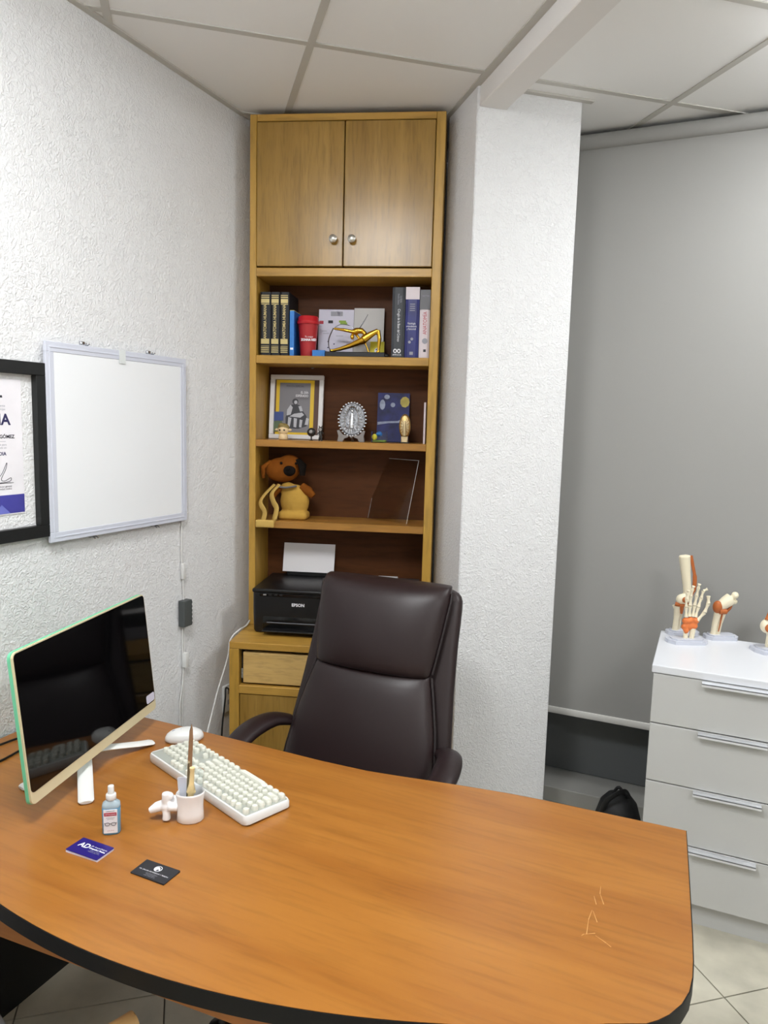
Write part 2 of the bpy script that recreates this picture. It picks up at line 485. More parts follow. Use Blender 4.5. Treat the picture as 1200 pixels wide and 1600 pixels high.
tag(G().rbox(X0, X0 + .012, 1.70, 2.24, 0, .08, .003).build('baseboard_left', 'floor_tile'), 'tile skirting along the stucco wall', kind='structure')

# floor: grout bed and diagonal tiles
floor = tag(G().box(X0, X1, Y0, Y1, -.1, -.006).build('floor', 'floor_base'), 'beige stone tile floor laid diagonally', kind='structure')
FT = .40
random.seed(4)
for i in range(-12, 14):
    for k in range(-12, 14):
        b0, a0 = 1.531 + FT * i, 1.618 + FT * k
        g = .0022
        poly = clip_rect([K(b, a)[:2] for b, a in ((b0 + g, a0 + g), (b0 + FT - g, a0 + g), (b0 + FT - g, a0 + FT - g), (b0 + g, a0 + FT - g))], X0, X1, Y0, Y1)
        if len(poly) >= 3:
            G().prism(poly, -.012, 0).build('floor_tile', 'floor_tile', floor)

# surface-mounted ceiling light panels: two lamps and an unseen added fill
M['lamp'].node_tree.nodes['Principled BSDF'].inputs['Emission Color'].default_value = (*LAMP_COLOR, 1)
def ceiling_light(b, a, strength, label):
    x, y, _ = K(b, a)
    t = thing('ceiling_light', label, 'light', (x, y, ZC - .003), GROT, 'square ceiling light panels')
    h = .295
    G().rbox(-h, h, -h, h, -.02, 0, .003, 1).build('lamp_frame', 'white_plastic', t)
    m = M['lamp'].copy(); m.name = 'lamp_diffuser'
    m.node_tree.nodes['Principled BSDF'].inputs['Emission Strength'].default_value = strength
    G().rbox(-h + .015, h - .015, -h + .015, h - .015, -.075, -.019, .02, 3).build('diffuser', m, t, 60)
ceiling_light(-.22, 1.00, LAMP_DESK, 'square light panel on the ceiling above the desk')
ceiling_light(2.05, 1.53, LAMP_WINDOW, 'square light panel on the ceiling near the roller blind')
ceiling_light(1.0, -.90, LAMP_FILL, 'unseen fill light panel added on the ceiling near the viewer')  # added panel out of view, lifts the ambient light

# ------------------------------------------------------------------ roller blind
t = thing('roller_blind', 'grey fabric roller blind lowered over the window', 'blind', (.45, 3.16, .40))
G().lathe([(.03, -1.28), (.03, 1.28)], 24, Matrix.Translation((0, .0, 2.41)) @ Matrix.Rotation(PI / 2, 4, 'Y')).build('roller_tube', 'blind', t, 40)
G().box(-1.27, 1.27, -.001, .001, .02, 2.40).build('fabric', 'blind', t)
G().rbox(-1.27, 1.27, -.008, .008, 0, .03, .005).build('bottom_bar', 'blind_bar', t, 40)
for xx in (-1.29, 1.28):
    G().rbox(xx, xx + .01, -.04, .04, 2.36, 2.445, .003).build('bracket', 'white_plastic', t)

# ------------------------------------------------------------------ chest of drawers
t = thing('chest_of_drawers', 'white four-drawer chest with slim metal handles beside the blind', 'chest', (.13, 2.725, 0))
CW = .25
G().box(-CW, -CW + .016, -.205, .225, .086, .866).build('side_panel', 'chest_face', t)
G().box(CW - .016, CW, -.205, .225, .086, .866).build('side_panel', 'chest_face', t)
G().box(-CW + .016, CW - .016, .215, .225, .086, .866).build('back_panel', 'chest_face', t)
G().box(-CW + .016, CW - .016, -.2, .215, .086, .10).build('bottom_panel', 'chest_face', t)
G().rbox(-CW - .006, CW + .006, -.228, .228, .867, .893, .003).build('top', 'chest_top', t)
G().box(-CW, CW, -.19, .21, 0, .086).build('plinth', 'chest_face', t)
G().box(-CW + .016, CW - .016, -.2, -.19, .1, .866).build('drawer_gap_shade', 'gap_shade', t)  # near-black sheet paints the shade between the drawer fronts
for z0, z1 in ((.089, .288), (.292, .490), (.494, .692), (.696, .864)):
    dr = G().rbox(-CW, CW, -.225, -.205, z0, z1, .0015, 1).build('drawer', 'chest_face', t)
    h = G()
    h.rbox(-.102, .100, -.252, -.223, z1 - .006, z1 - .0015, .001, 1)
    h.rbox(-.102, .100, -.252, -.249, z1 - .013, z1 - .0015, .001, 1)
    h.build('handle', 'handle', dr)

# ------------------------------------------------------------------ desk
xs = [.034 - (.034 + 1.775) * k / 48 for k in range(49)]
front = [(-.026, 1.113)] + [(x, .85 + .335 * (x + .92) ** 2) for x in xs if x < -.06]
outline = [(-1.775, 1.655), (-1.2, 1.655), (-.90, 1.652), (-.77, 1.657), (-.68, 1.670), (-.598, 1.684), (-.489, 1.701), (-.40, 1.713), (-.313, 1.72), (-.15, 1.727), (.012, 1.733),
           (.020, 1.60), (.027, 1.48), (.034, 1.36), (.037, 1.29), (.037, 1.25), (.033, 1.213), (.023, 1.180), (.006, 1.148), (-.010, 1.128)] + front
DX, DY = -.87, 1.30
poly = [(x - DX, y - DY) for x, y in outline]
desk = thing('desk', 'large bow-fronted office desk with orange cherry laminate top and black edging', 'desk', (DX, DY, 0))
top = G().prism(poly, .7185, .75).build('tabletop', 'desk', desk)
n = len(poly)
area = sum(poly[i][0] * poly[(i + 1) % n][1] - poly[(i + 1) % n][0] * poly[i][1] for i in range(n))
sgn = 1 if area > 0 else -1
off = []
for i in range(n):
    p0, p1, p2 = Vector(poly[i - 1]), Vector(poly[i]), Vector(poly[(i + 1) % n])
    d = ((p1 - p0).normalized() + (p2 - p1).normalized()).normalized()
    off.append((p1.x + sgn * d.y * .002, p1.y - sgn * d.x * .002))
eb = G()
vs = [(p[0], p[1], z) for z in (.7165, .7492) for p in off] + [(p[0], p[1], z) for z in (.7165, .7492) for p in poly]
fs = []
for i in range(n):
    j = (i + 1) % n
    fs += [(i, j, n + j, n + i), (n + i, n + j, 3 * n + j, 3 * n + i), (2 * n + i, 2 * n + j, j, i)]
eb.add(vs, fs).build('edge_band', 'black_edge', desk, 50)
G().prism([(x - DX, y - DY) for x, y in ((-1.675, .902), (-.24, .974), (-.24, .992), (-1.675, .920))], .618, .7185).build('apron', 'desk_under', desk)
G().box(-1.70 - DX, -1.675 - DX, 1.15 - DY, 1.60 - DY, 0, .7185).build('leg_panel', 'black_panel', desk)
G().box(-1.70 - DX, -1.675 - DX, .945 - DY, 1.15 - DY, .45, .7185).build('leg_panel', 'black_panel', desk)
G().box(-.24 - DX, -.215 - DX, 1.05 - DY, 1.62 - DY, 0, .7185).build('leg_panel', 'black_panel', desk)
kp = G(); kp.lathe([(.018, 0), (.018, .50), (.030, .515), (.034, .545), (.026, .568), (.008, .578), (.006, .61)], 20, Matrix.Translation((-.735 - DX, .985 - DY, 0)))
kp.build('support_post', 'black_plastic', desk, 40)
sc = G()
for st in ([(-.138, 1.432), (-.136, 1.407), (-.125, 1.377)], [(-.146, 1.395), (-.138, 1.37)], [(-.143, 1.35), (-.145, 1.319), (-.142, 1.276)], [(-.141, 1.348), (-.129, 1.318)],
           [(-.150, 1.268), (-.147, 1.274), (-.128, 1.286)], [(-.127, 1.28), (-.107, 1.269), (-.097, 1.262)]):
    for i in range(len(st) - 1):
        a, b = Vector(st[i]), Vector(st[i + 1])
        d = (b - a).normalized(); nn = Vector((-d.y, d.x)) * .0008
        q = [a + nn * .4, b + nn, b - nn, a - nn * .4]
        sc.add([(p.x - DX, p.y - DY, .7503) for p in q], [(0, 1, 2, 3)])
tag(sc.build('scratch_mark', 'scratch', desk), 'pale scuff marks in the laminate')

# ------------------------------------------------------------------ base cabinet
UB0, UB1, NB0, NB1 = -.862, -.106, 2.648, 3.108
uc, nc = (UB0 + UB1) / 2, (NB0 + NB1) / 2
t = thing('base_cabinet', 'golden oak base cabinet with a raw wood drawer under the printer', 'cabinet', S(uc, nc), SROT)
hw, hd = (UB1 - UB0) / 2, (NB1 - NB0) / 2
G().rbox(-hw, hw, -hd, hd, .782, .81, .003).build('top', 'oak_rail', t)
G().rbox(-hw, -hw + .038, -hd, hd, 0, .782, .002, 1).build('side_panel', 'oak_frame', t)
G().rbox(hw - .038, hw, -hd, hd, 0, .782, .002, 1).build('side_panel', 'oak_frame', t)
G().box(-hw + .038, hw - .038, hd - .01, hd, 0, .782).build('back_panel', 'oak_dark', t)
G().rbox(-hw + .038, hw - .038, -hd + .001, -hd + .03, .604, .637, .002, 1).build('rail', 'oak_rail', t)
G().box(-hw + .038, hw - .038, -hd + .06, hd - .01, .615, .63).build('divider', 'gap_shade', t)
G().box(-hw + .038, hw - .038, -hd + .04, -hd + .05, .637, .782).build('drawer_shade', 'gap_shade', t)  # dark sheet in place of the shade around the drawer
G().rbox(-hw + .038, hw - .038, -hd + .03, -hd + .04, 0, .05, .001, 1).build('plinth', 'oak_dark', t)
dr = G().rbox(-hw + .052, hw - .052, -hd + .012, -hd + .034, .645, .768, .002, 1).build('drawer', 'raw_wood', t)
G().box(-hw + .042, -hw + .050, -hd + .02, -hd + .04, .66, .70).build('drawer_slide', 'steel', dr)
for a, b in ((-hw + .040, -.002), (.002, hw - .040)):
    d = G().rbox(a, b, -hd + .006, -hd + .026, .052, .601, .002, 1).build('door', 'oak_door', t)
    kx = (b - .04) if b < 0.01 else (a + .04)
    G().lathe([(.006, 0), (.006, .012), (.014, .02), (.014, .026), (.004, .028)], 16, Matrix.Translation((kx, -hd + .006, .50)) @ Matrix.Rotation(PI / 2, 4, 'X')).build('knob', 'nickel', d, 40)

# ------------------------------------------------------------------ bookcase
US0, US1, NS0, NS1 = -.859, -.104, 2.896, 3.108
uc, nc, zb = (US0 + US1) / 2, (NS0 + NS1) / 2, .81
t = thing('bookcase', 'tall golden oak bookcase with two top doors and open shelves', 'bookcase', S(uc, nc, zb), SROT)
hw, hd = (US1 - US0) / 2, (NS1 - NS0) / 2
G().rbox(-hw, -hw + .027, -hd, hd, 0, 2.02, .002, 1).build('side_panel', 'oak_frame', t)
G().rbox(hw - .035, hw, -hd, hd, 0, 2.02, .002, 1).build('side_panel', 'oak_frame', t)
il, ir = -hw + .027, hw - .035
G().rbox(il, ir, -hd, hd, 1.994, 2.02, .002, 1).build('top', 'oak_rail', t)
G().box(il, ir, hd - .008, hd, 0, 1.994).build('back_panel', 'oak_dark', t)
for z0, z1 in ((2.226, 2.259), (1.888, 1.920), (1.555, 1.583), (1.222, 1.252)):
    G().rbox(il, ir, -hd + .001, hd - .008, z0 - zb, z1 - zb, .002, 1).build('shelf', 'oak_shelf' if z0 < 1.6 else 'oak_rail', t)
um = -.4865 - uc
for a, b, kx in ((il + .002, um - .002, -.523 - uc), (um + .002, ir - .002, -.450 - uc)):
    d = G().rbox(a, b, -hd - .004, -hd + .016, 2.264 - zb, 2.800 - zb, .002, 1).build('door', 'oak_door', t)
    G().lathe([(.006, 0), (.006, .010), (.010, .013), (.0155, .018), (.0155, .024), (.011, .028), (.002, .029)], 20,
              Matrix.Translation((kx, -hd - .004, 2.363 - zb)) @ Matrix.Rotation(PI / 2, 4, 'X')).build('knob', 'nickel', d, 40)

# ------------------------------------------------------------------ office chair
def sup(w, d, cx, cy, cz, n=36, e=3.2, front_bulge=0.0):
    ring = []
    for k in range(n):
        a = 2 * PI * k / n
        c, s = math.cos(a), math.sin(a)
        x = math.copysign(abs(c) ** (2 / e), c) * w
        y = math.copysign(abs(s) ** (2 / e), s) * d
        if y < 0: y -= front_bulge * (1 - (x / w) ** 2)
        ring.append((cx + x, cy + y, cz))
    return ring
CX, CY = -.967, 1.95
t = thing('office_chair', 'high-backed dark brown leather swivel chair behind the desk', 'chair', (CX, CY, 0))
def yb(z): return (2.01 - CY) + (z - .58) * .36
def interp(tab, z):
    for (a, va), (b, vb) in zip(tab, tab[1:]):
        if z <= b: return va + (vb - va) * max(0, (z - a)) / (b - a)
    return tab[-1][1]
SHW = [(.44, .25), (.52, .285), (.62, .290), (.80, .272), (.95, .262), (1.05, .260), (1.09, .256), (1.108, .245), (1.118, .22)]
rings = []
for z in (.44, .46, .50, .56, .64, .72, .80, .88, .96, 1.02, 1.06, 1.085, 1.10, 1.11, 1.118):
    e = min(1, (z - .43) / .04, (1.128 - z) / .035)
    rings.append(sup(interp(SHW, z), .038 * (.45 + .55 * e), 0, yb(z) + .052, z, e=3.6))
G().loft(rings).build('back_shell', 'leather', t, 60)
def cushion(z0, z1, wt, d0, bul, name, yo=0.0, top_wrap=0.0):
    rs = []; N_ = 16
    for i in range(N_ + 1):
        f = i / N_
        z = z0 + (z1 - z0) * (0.5 - 0.5 * math.cos(PI * f))
        pf = max(0.02, math.sin(PI * f)) ** .38
        w = interp(wt, z) * (1 - .035 * (1 - pf))
        rs.append(sup(w, d0 * (.25 + .75 * pf), 0, yb(z) + yo + top_wrap * max(0, f - .8) * 5, z, e=3.4, front_bulge=bul * pf))
    return G().loft(rs).build(name, 'leather', t, 75)
CWT = [(.46, .27), (.58, .262), (.70, .245), (.80, .222), (.862, .206)]
HWT = [(.862, .205), (.90, .210), (1.0, .222), (1.10, .233), (1.14, .232)]
bc = cushion(.47, .868, CWT, .050, .028, 'back_cushion')
hc = cushion(.862, 1.140, HWT, .055, .03, 'headrest_cushion', -.004, .012)
for par, z0, z1, wt in ((bc, .50, .862, CWT), (hc, .872, 1.12, HWT)):
    for sx in (-1, 1):
        G().tube([(sx * (interp(wt, z0 + (z1 - z0) * k / 12) + .003), yb(z0 + (z1 - z0) * k / 12) - .006, z0 + (z1 - z0) * k / 12) for k in range(13)], .005, 8).build('piping', 'leather_pipe', par, 60)
G().rbox(-.27, .27, -.40, .09, .40, .50, .045, 4).build('seat', 'leather', t, 60)
for sx in (-1, 1):
    ar = G()
    pth = catmull([(sx * .275, .10, .650), (sx * .315, .045, .664), (sx * .335, -.05, .660), (sx * .335, -.14, .640), (sx * .325, -.205, .608)], 5)
    ar.tube(pth, [.03 + .012 * math.sin(PI * k / (len(pth) - 1)) for k in range(len(pth))], 14, .55)
    armr = ar.build('armrest', 'leather', t, 60)
    G().tube(catmull([(sx * .29, -.2, .43), (sx * .32, -.22, .50), (sx * .325, -.19, .61)], 5), .018, 10).build('arm_support', 'black_plastic', armr, 60)
G().lathe([(.05, .36), (.03, .34), (.03, .12), (.045, .09), (.045, .07)], 20).build('gas_lift', 'chrome', t, 40)
G().rbox(-.12, .12, -.14, .1, .36, .40, .01).build('tilt_plate', 'black_plastic', t)
for k in range(5):
    a = 2 * PI * k / 5 + .3
    sp = G().tube([(0, 0, .085), (.15 * math.cos(a), .15 * math.sin(a), .09), (.29 * math.cos(a), .29 * math.sin(a), .068)], [.035, .026, .016], 10, .7).build('base_spoke', 'black_plastic', t, 60)
    cw = G()
    for s_ in (-.014, .014):
        cw.lathe([(.02, -.009), (.028, -.006), (.028, .006), (.02, .009)], 16, Matrix.Translation((.29 * math.cos(a), .29 * math.sin(a), .028)) @ Matrix.Rotation(a, 4, 'Z') @ Matrix.Translation((0, s_, 0)) @ Matrix.Rotation(PI / 2, 4, 'X'))
    cw.build('caster', 'black_plastic', sp, 40)

# ------------------------------------------------------------------ printer and sheet
PU, PN = -.6225, 2.94
t = thing('printer', 'black inkjet printer on top of the base cabinet', 'printer', S(PU, PN, .81), SROT)
pw, pd = .1875, .157
G().loft([rrect_ for rrect_ in [[(x, y, z) for x, y in rrect(-pw * s_, pw * s_, -pd * s_, pd * s_, .018)] for z, s_ in ((.004, .97), (.012, .99), (.10, 1), (.166, 1))]]).build('body', 'black_plastic', t, 50)
G().rbox(-pw - .001, pw + .001, -pd - .002, pd, .167, .182, .005, 3).build('scanner_lid', 'black_plastic', t, 40)
G().rbox(-pw + .03, pw - .03, -pd - .0025, -pd + .02, .152, .166, .002, 1).build('control_panel', 'black_gloss', t)
for k in range(4):
    G().rbox(-pw + .045 + k * .022, -pw + .058 + k * .022, -pd - .004, -pd, .156, .162, .001, 1).build('button', 'fig_grey' if k == 0 else 'black_plastic', t)
sl = G().rbox(-pw + .042, pw - .042, -pd - .0015, -pd + .02, .018, .072, .006, 2).build('output_slot', 'black_gloss', t, 40)
G().rbox(-pw + .05, pw - .05, -pd - .045, -pd + .01, .018, .024, .002, 1).build('output_tray', 'black_plastic', sl)
G().rbox(-pw + .06, pw - .06, -pd - .004, -pd, .044, .048, .001, 1).build('slot_bar', 'book_greytop', sl)
G().rbox(-.115, .115, pd - .035, pd - .018, .180, .20, .003, 1).build('paper_feed', 'black_plastic', t)
text(t, 'EPSON', .017, (.0, -pd - .0026, .122), 'white_ink', bold=.0006)
sh = G()
ml = Matrix.Rotation(rad(-14), 4, 'X')
sh.box(-.113, .113, -.0006, .0006, 0, .125, ml)
sh = sh.build('paper_sheet', 'paper', None, loc=S(-.641, 3.055, 1.010), rotz=SROT)
tag(sh, 'white sheet standing in the rear feed of the printer', 'paper')

# papers and folders piled beside the printer
pl = [('folder', 'book_greytop', .265, .19, .055), ('folder', 'book_black', .26, .18, .06), ('paper_stack', 'paper', .24, .17, .022), ('folder', 'book_grey', .25, .18, .050), ('paper_stack', 'paper', .085, .12, .012)]
z = .811
lbl = ['grey box folder at the bottom of the pile behind the office chair', 'black box folder in the pile behind the office chair', 'thick white paper stack between two folders behind the chair', 'charcoal box folder high in the pile behind the office chair', 'thin white paper stack topping the pile behind the chair']
for k, (nm, mt, w, d, h) in enumerate(pl):
    o = G().rbox(-w / 2, w / 2, -d / 2, d / 2, 0, h, .002, 1).build(nm, mt, None, loc=S(-.29 + .006 * (k % 2), 2.985, z), rotz=SROT + .03 * (k % 3 - 1))
    tag(o, lbl[k], 'folder' if nm == 'folder' else 'paper')
    z += h + .0005

# ------------------------------------------------------------------ books on the upper shelf
def book(u0, u1, z0, h, n0, depth, cover, label, pages='pages', group=None, name='book'):
    w = u1 - u0
    t = thing(name, label, 'book', S((u0 + u1) / 2, n0 + depth / 2, z0), SROT, group)
    x, d = w / 2, depth / 2
    c = G()
    prof = [(-x, -d + .004), (-x * .6, -d), (x * .6, -d), (x, -d + .004), (x, d), (x - .0025, d), (x - .0025, -d + .006), (-x + .0025, -d + .006), (-x + .0025, d), (-x, d)]
    c.prism(prof, 0, h)
    c.build('cover', cover, t)
    G().box(-x + .0027, x - .0027, -d + .0065, d - .004, .003, h - .003).build('pages', pages, t)
    return t
ZS1 = 1.9205
for k, (u0, u1) in enumerate(((-.822, -.780), (-.779, -.743), (-.741, -.705))):
    b = book(u0, u1, ZS1, .249, 2.918, .165, 'book_black',
             ['black gilt anatomy volume against the bookcase side', 'middle one of three black gilt anatomy volumes', 'black gilt anatomy volume touching the blue book'][k], group='gilt anatomy volumes')
    x, d = (u1 - u0) / 2, .0825
    for z0, z1 in ((.200, .203), (.206, .222), (.226, .230), (.234, .237), (.046, .066), (.012, .016), (.020, .024), (.028, .032), (.036, .038)):
        G().box(-x * .8, x * .8, -d - .0006, -d + .001, z0, z1).build('gilt_band', 'gold_ink', b)
    text(b, 'ANATOMIA HUMANA', .0165, (.0, -d - .0008, .133), 'gold_ink', spin=PI / 2, width=.82, bold=.0004)
b = book(-.702, -.684, ZS1, .178, 2.925, .15, 'book_blue', 'thin blue book with yellow top edge beside the red cup', 'pages_y')
G().box(-.0085, .0085, -.0758, -.074, .001, .177).build('spine_strip', 'book_blue_l', b)
G().box(-.006, .006, -.0763, -.0755, .025, .033).build('spine_mark', 'white_ink', b)
G().box(-.0088, .0088, -.0745, .0745, .1782, .1795).build('top_edge', 'pages_y', b)
b = book(-.291, -.240, ZS1, .270, 2.918, .165, 'book_grey', 'charcoal book with white spine lettering beside the navy book')
text(b, 'Cirugía de la Base del Cráneo', .0145, (.002, -.0832, .125), 'white_ink', spin=-PI / 2, width=.72)
text(b, 'Luis Borba\nEvandro Oliveira', .010, (.004, -.0832, .225), 'grey_ink', spin=-PI / 2, width=.6)
lg = G()
for cx in (-.0075, .0075):
    lg.tube([(cx + .0055 * math.cos(2 * PI * k / 16), 0, .0065 * math.sin(2 * PI * k / 16)) for k in range(16)], .0022, 6, closed=True, m=Matrix.Translation((-.002, -.083, .026)))
lg.build('logo', 'white_ink', b)
text(b, 'AMOLCA', .0085, (-.002, -.0832, .011), 'white_ink')
b = book(-.238, -.184, ZS1, .272, 2.918, .165, 'book_navy', 'navy book with a white band across the top of its spine')
G().box(-.027, .027, -.0833, -.078, .225, .2715).build('spine_band', 'book_white', b)
text(b, 'Fisiología\narticulatoria\ny funcional', .0105, (-.002, -.0835, .122), 'white_ink', width=.8)
for q, zz in enumerate((.205, .197, .189, .181)):
    G().box(-.010, .010, -.0834, -.082, zz, zz + .003).build('author_line', 'grey_ink', b)
for cx, cz in ((.001, .073), (-.008, .061)):
    G().lathe([(.0055, 0), (.0055, .0006)], 14, Matrix.Translation((cx, -.083, cz)) @ Matrix.Rotation(PI / 2, 4, 'X')).build('spine_dot', 'grey_ink', b)
G().box(-.007, .007, -.0834, -.082, .012, .024).build('publisher_mark', 'grey_ink', b)
b = book(-.182, -.1415, ZS1, .262, 2.920, .16, 'book_white', 'pale pink anatomy book with a grey top against the bookcase side')
G().box(-.0203, .0203, -.0808, -.076, .187, .262).build('spine_band', 'book_greytop', b)
text(b, 'ANATOMÍA', .021, (.002, -.0811, .135), 'red_ink', spin=PI / 2, width=.8)
text(b, 'NETTER', .008, (.002, -.0811, .238), 'grey_ink')
G().lathe([(.011, 0), (.011, .0006)], 18, Matrix.Translation((.003, -.0806, .066)) @ Matrix.Rotation(PI / 2, 4, 'X')).build('spine_emblem', 'grey_ink', b)
G().box(-.002, .008, -.0811, -.08, .024, .034).build('publisher_mark', 'black_ink', b)

# red cup
t = thing('travel_cup', 'red plastic cup with lid and white lettering', 'cup', S(-.637, 2.975, ZS1), SROT)
G().lathe([(.028, 0), (.030, .002), (.0405, .135), (.041, .138)], 32).build('cup_body', 'cup_red', t, 40)
G().lathe([(.044, .130), (.0455, .133), (.0455, .142), (.042, .146), (.041, .158), (.038, .162), (.030, .163), (.029, .158), (.002, .157)], 32).build('lid', 'cup_lid', t, 40)
text(t, 'Tu mejor', .009, (.012, -.0395, .078), 'white_ink')
text(t, 'ZONNA RED', .0125, (.010, -.0385, .066), 'white_ink', bold=.0005, width=.85)

# white printed cards, blue box, yellow card
t = thing('greeting_card', 'lavender white folded card with small printed pictures behind the sculpture', 'card', S(-.475, 3.04, ZS1), SROT)
tilt = Matrix.Rotation(rad(-6), 4, 'X')
G().box(-.135, .012, -.001, .001, 0, .205, tilt).build('card_leaf', 'card_lav', t)
G().box(.0125, .138, .004, .006, 0, .213, tilt).build('card_leaf', 'card_grey', t)
for x0, x1, z0, z1, mt in ((-.085, -.035, .178, .197, 'grey_ink'), (-.06, -.045, .18, .195, 'card_lav'), (-.132, -.115, .145, .158, 'red_ink'), (-.095, -.075, .148, .160, 'black_ink'), (-.045, -.015, .142, .152, 'green_ink'), (-.05, -.02, .152, .160, 'green_ink'),
                           (-.12, -.10, .115, .117, 'grey_ink'), (-.115, -.09, .105, .107, 'grey_ink'), (-.06, -.03, .095, .097, 'grey_ink'), (-.095, -.09, .07, .075, 'navy_ink'), (-.07, -.065, .06, .065, 'navy_ink'), (-.095, -.09, .045, .05, 'navy_ink')):
    G().box(x0, x1, -.0016, -.0009, z0, z1, tilt).build('printed_mark', mt, t)
o = G().rbox(-.026, .026, -.03, .03, 0, .026, .001, 1).build('blue_box', 'book_blue_l', None, loc=S(-.585, 2.962, ZS1), rotz=SROT)
tag(o, 'flat bright blue box lying between cup and sculpture', 'box')
t = thing('yellow_card', 'small yellow card with a round black and white mark', 'card', S(-.358, 3.012, ZS1), SROT)
G().box(-.029, .029, -.0008, .0008, 0, .072, tilt).build('card_sheet', 'yellow', t)
G().lathe([(.011, 0), (.011, .0006)], 16, Matrix.Translation((.0, -.0003, .035)) @ Matrix.Rotation(PI / 2 - rad(6), 4, 'X')).build('printed_mark', 'white_ink', t)
for a in range(3):
    G().lathe([(.003, .0006), (.003, .001)], 8, Matrix.Translation((.005 * math.cos(a * 2.1), -.0003, .035 + .005 * math.sin(a * 2.1))) @ Matrix.Rotation(PI / 2 - rad(6), 4, 'X')).build('printed_mark', 'black_ink', t)
o = G().ball((0, 0, .008), (.013, .01, .009)).build('black_cap', 'black_plastic', None, 60, loc=S(-.312, 2.935, ZS1), rotz=SROT)
tag(o, 'tiny black rounded cap at the end of the sculpture base', 'cap')

# golden archer sculpture
t = thing('sculpture', 'golden bending archer figure on a flat black base', 'sculpture', S(-.436, 2.95, ZS1), SROT)
G().rbox(-.12, .12, -.032, .032, 0, .02, .002, 1).build('base', 'black_plastic', t)
fg = G()
def P(u, z, y=0): return (u + .436, y, z - ZS1)
fg.tube([P(-.535, 1.946), P(-.50, 1.954), P(-.46, 1.967), P(-.425, 1.982), P(-.401, 1.992)], [0.0052, 0.0078, 0.0097, 0.0130, 0.0169], 10)
fg.tube([P(-.405, 1.992, -.006), P(-.375, 2.012, -.008), P(-.347, 2.028, -.008)], [0.0169, 0.0130, 0.0084], 10)
fg.tube([P(-.347, 2.029, -.008), P(-.341, 1.995, -.008), P(-.343, 1.965, -.008), P(-.343, 1.943, -.008)], [0.0084, 0.0084, 0.0065, 0.0052], 10)
fg.tube([P(-.343, 1.944, -.008), P(-.352, 1.942, -.012)], [0.0065, 0.0039], 8)
fg.tube(catmull([P(-.400, 1.993), P(-.400, 2.012), P(-.413, 2.025), P(-.432, 2.026), P(-.448, 2.019)], 4), [.012] * 4 + [.0095] * 4 + [.012] * 4 + [.013] * 4 + [.009], 12)
fg.tube([P(-.446, 2.021, -.006), P(-.485, 2.028, -.008), P(-.526, 2.033, -.006)], [0.0078, 0.0065, 0.0046], 8)
fg.tube([P(-.440, 2.016, .008), P(-.425, 1.998, .01), P(-.412, 1.985, .008)], [0.0065, 0.0052, 0.0039], 8)
fg.tube([P(-.448, 2.018), P(-.452, 2.012)], .005, 8)
fg.ball(P(-.452, 2.002), (.008, .008, .011))
fg.ball(P(-.536, 1.947), (.009, .006, .006))
fg.build('figure', 'gold', t, remesh=.0016, iters=3)
bw = G(); bw.tube(catmull([P(-.528, 2.035, -.006), P(-.545, 1.995, -.006), P(-.546, 1.965, -.006), P(-.538, 1.945, -.006)], 6), .0022, 6)
bw.tube(catmull([P(-.522, 2.038, -.006), P(-.498, 2.050, -.004), P(-.47, 2.048, 0), P(-.445, 2.033, 0)], 6), .0014, 6)
bw.tube([P(-.425, 2.035, .004), P(-.405, 2.068, .008), P(-.392, 2.092, .012)], [.0022, .002, .0012], 6)
bw.build('bow', 'chrome', t, 60)
G().tube([P(-.402, 1.985), P(-.384, 1.941)], .0028, 6).build('strut', 'gold', t, 60)

# ------------------------------------------------------------------ second shelf
ZS2 = 1.5835
t = thing('picture_frame', 'white picture frame holding a yellow-bordered magazine cover', 'picture frame', S(-.703, 3.055, ZS2), SROT)
tl = Matrix.Rotation(rad(-7), 4, 'X')
fw, fh, bt = .115, .272, .019
for a in ((-fw, fw, 0, bt), (-fw, fw, fh - bt, fh), (-fw, -fw + bt, bt, fh - bt), (fw - bt, fw, bt, fh - bt)):
    G().rbox(a[0], a[1], -.014, .004, a[2], a[3], .002, 1, tl).build('frame_rail', 'frame_white', t)
G().box(-fw + bt, fw - bt, -.003, .0, bt, fh - bt, tl).build('mount', 'brown_mat', t)
G().box(-.090, .074, -.0045, -.003, bt, fh - bt - .002, tl).build('yellow_border', 'mag_yellow', t)
G().box(-.075, .058, -.0052, -.0045, bt + .010, fh - bt - .014, tl).build('cover_photo', 'mag_grey', t)
def flat(parent, name, poly, y, mt, m):
    g = G(); g.add([(p[0], y, p[1]) for p in poly], [list(range(len(poly)))], m)
    return g.build(name, mt, parent)
for pts, y, mt in (([(-.044, .052), (-.03, .046), (.01, .044), (.046, .056), (.050, .075), (.044, .10), (.030, .118), (.018, .142), (.0, .15), (-.022, .146), (-.040, .12), (-.046, .09)], -.0055, 'mag_dark'),
                   ([(-.042, .10), (-.024, .104), (-.016, .135), (-.026, .146), (-.040, .125)], -.0057, 'mag_light'), ([(-.030, .096), (.018, .092), (.034, .104), (.024, .114), (-.010, .108)], -.0058, 'mag_light'),
                   ([(-.036, .055), (-.026, .053), (-.020, .090), (-.034, .094)], -.0058, 'mag_light'), ([(-.010, .052), (.002, .050), (.004, .088), (-.010, .090)], -.0058, 'mag_light'), ([(.014, .052), (.024, .050), (.028, .082), (.016, .084)], -.0058, 'mag_light'),
                   ([(.016, .118), (.028, .120), (.020, .142), (.008, .140)], -.0058, 'mag_light'), ([(.038, .062), (.052, .062), (.056, .088), (.044, .092)], -.0059, 'mag_light'),
                   (ellipse(-.006, .160, .013, .013, 14), -.0058, 'mag_dark'), (ellipse(-.004, .157, .007, .008, 12), -.0061, 'mag_light'), (ellipse(.010, .130, .008, .009, 12), -.0061, 'mag_grey')):
    flat(t, 'photo_shape', pts, y, mt, tl)
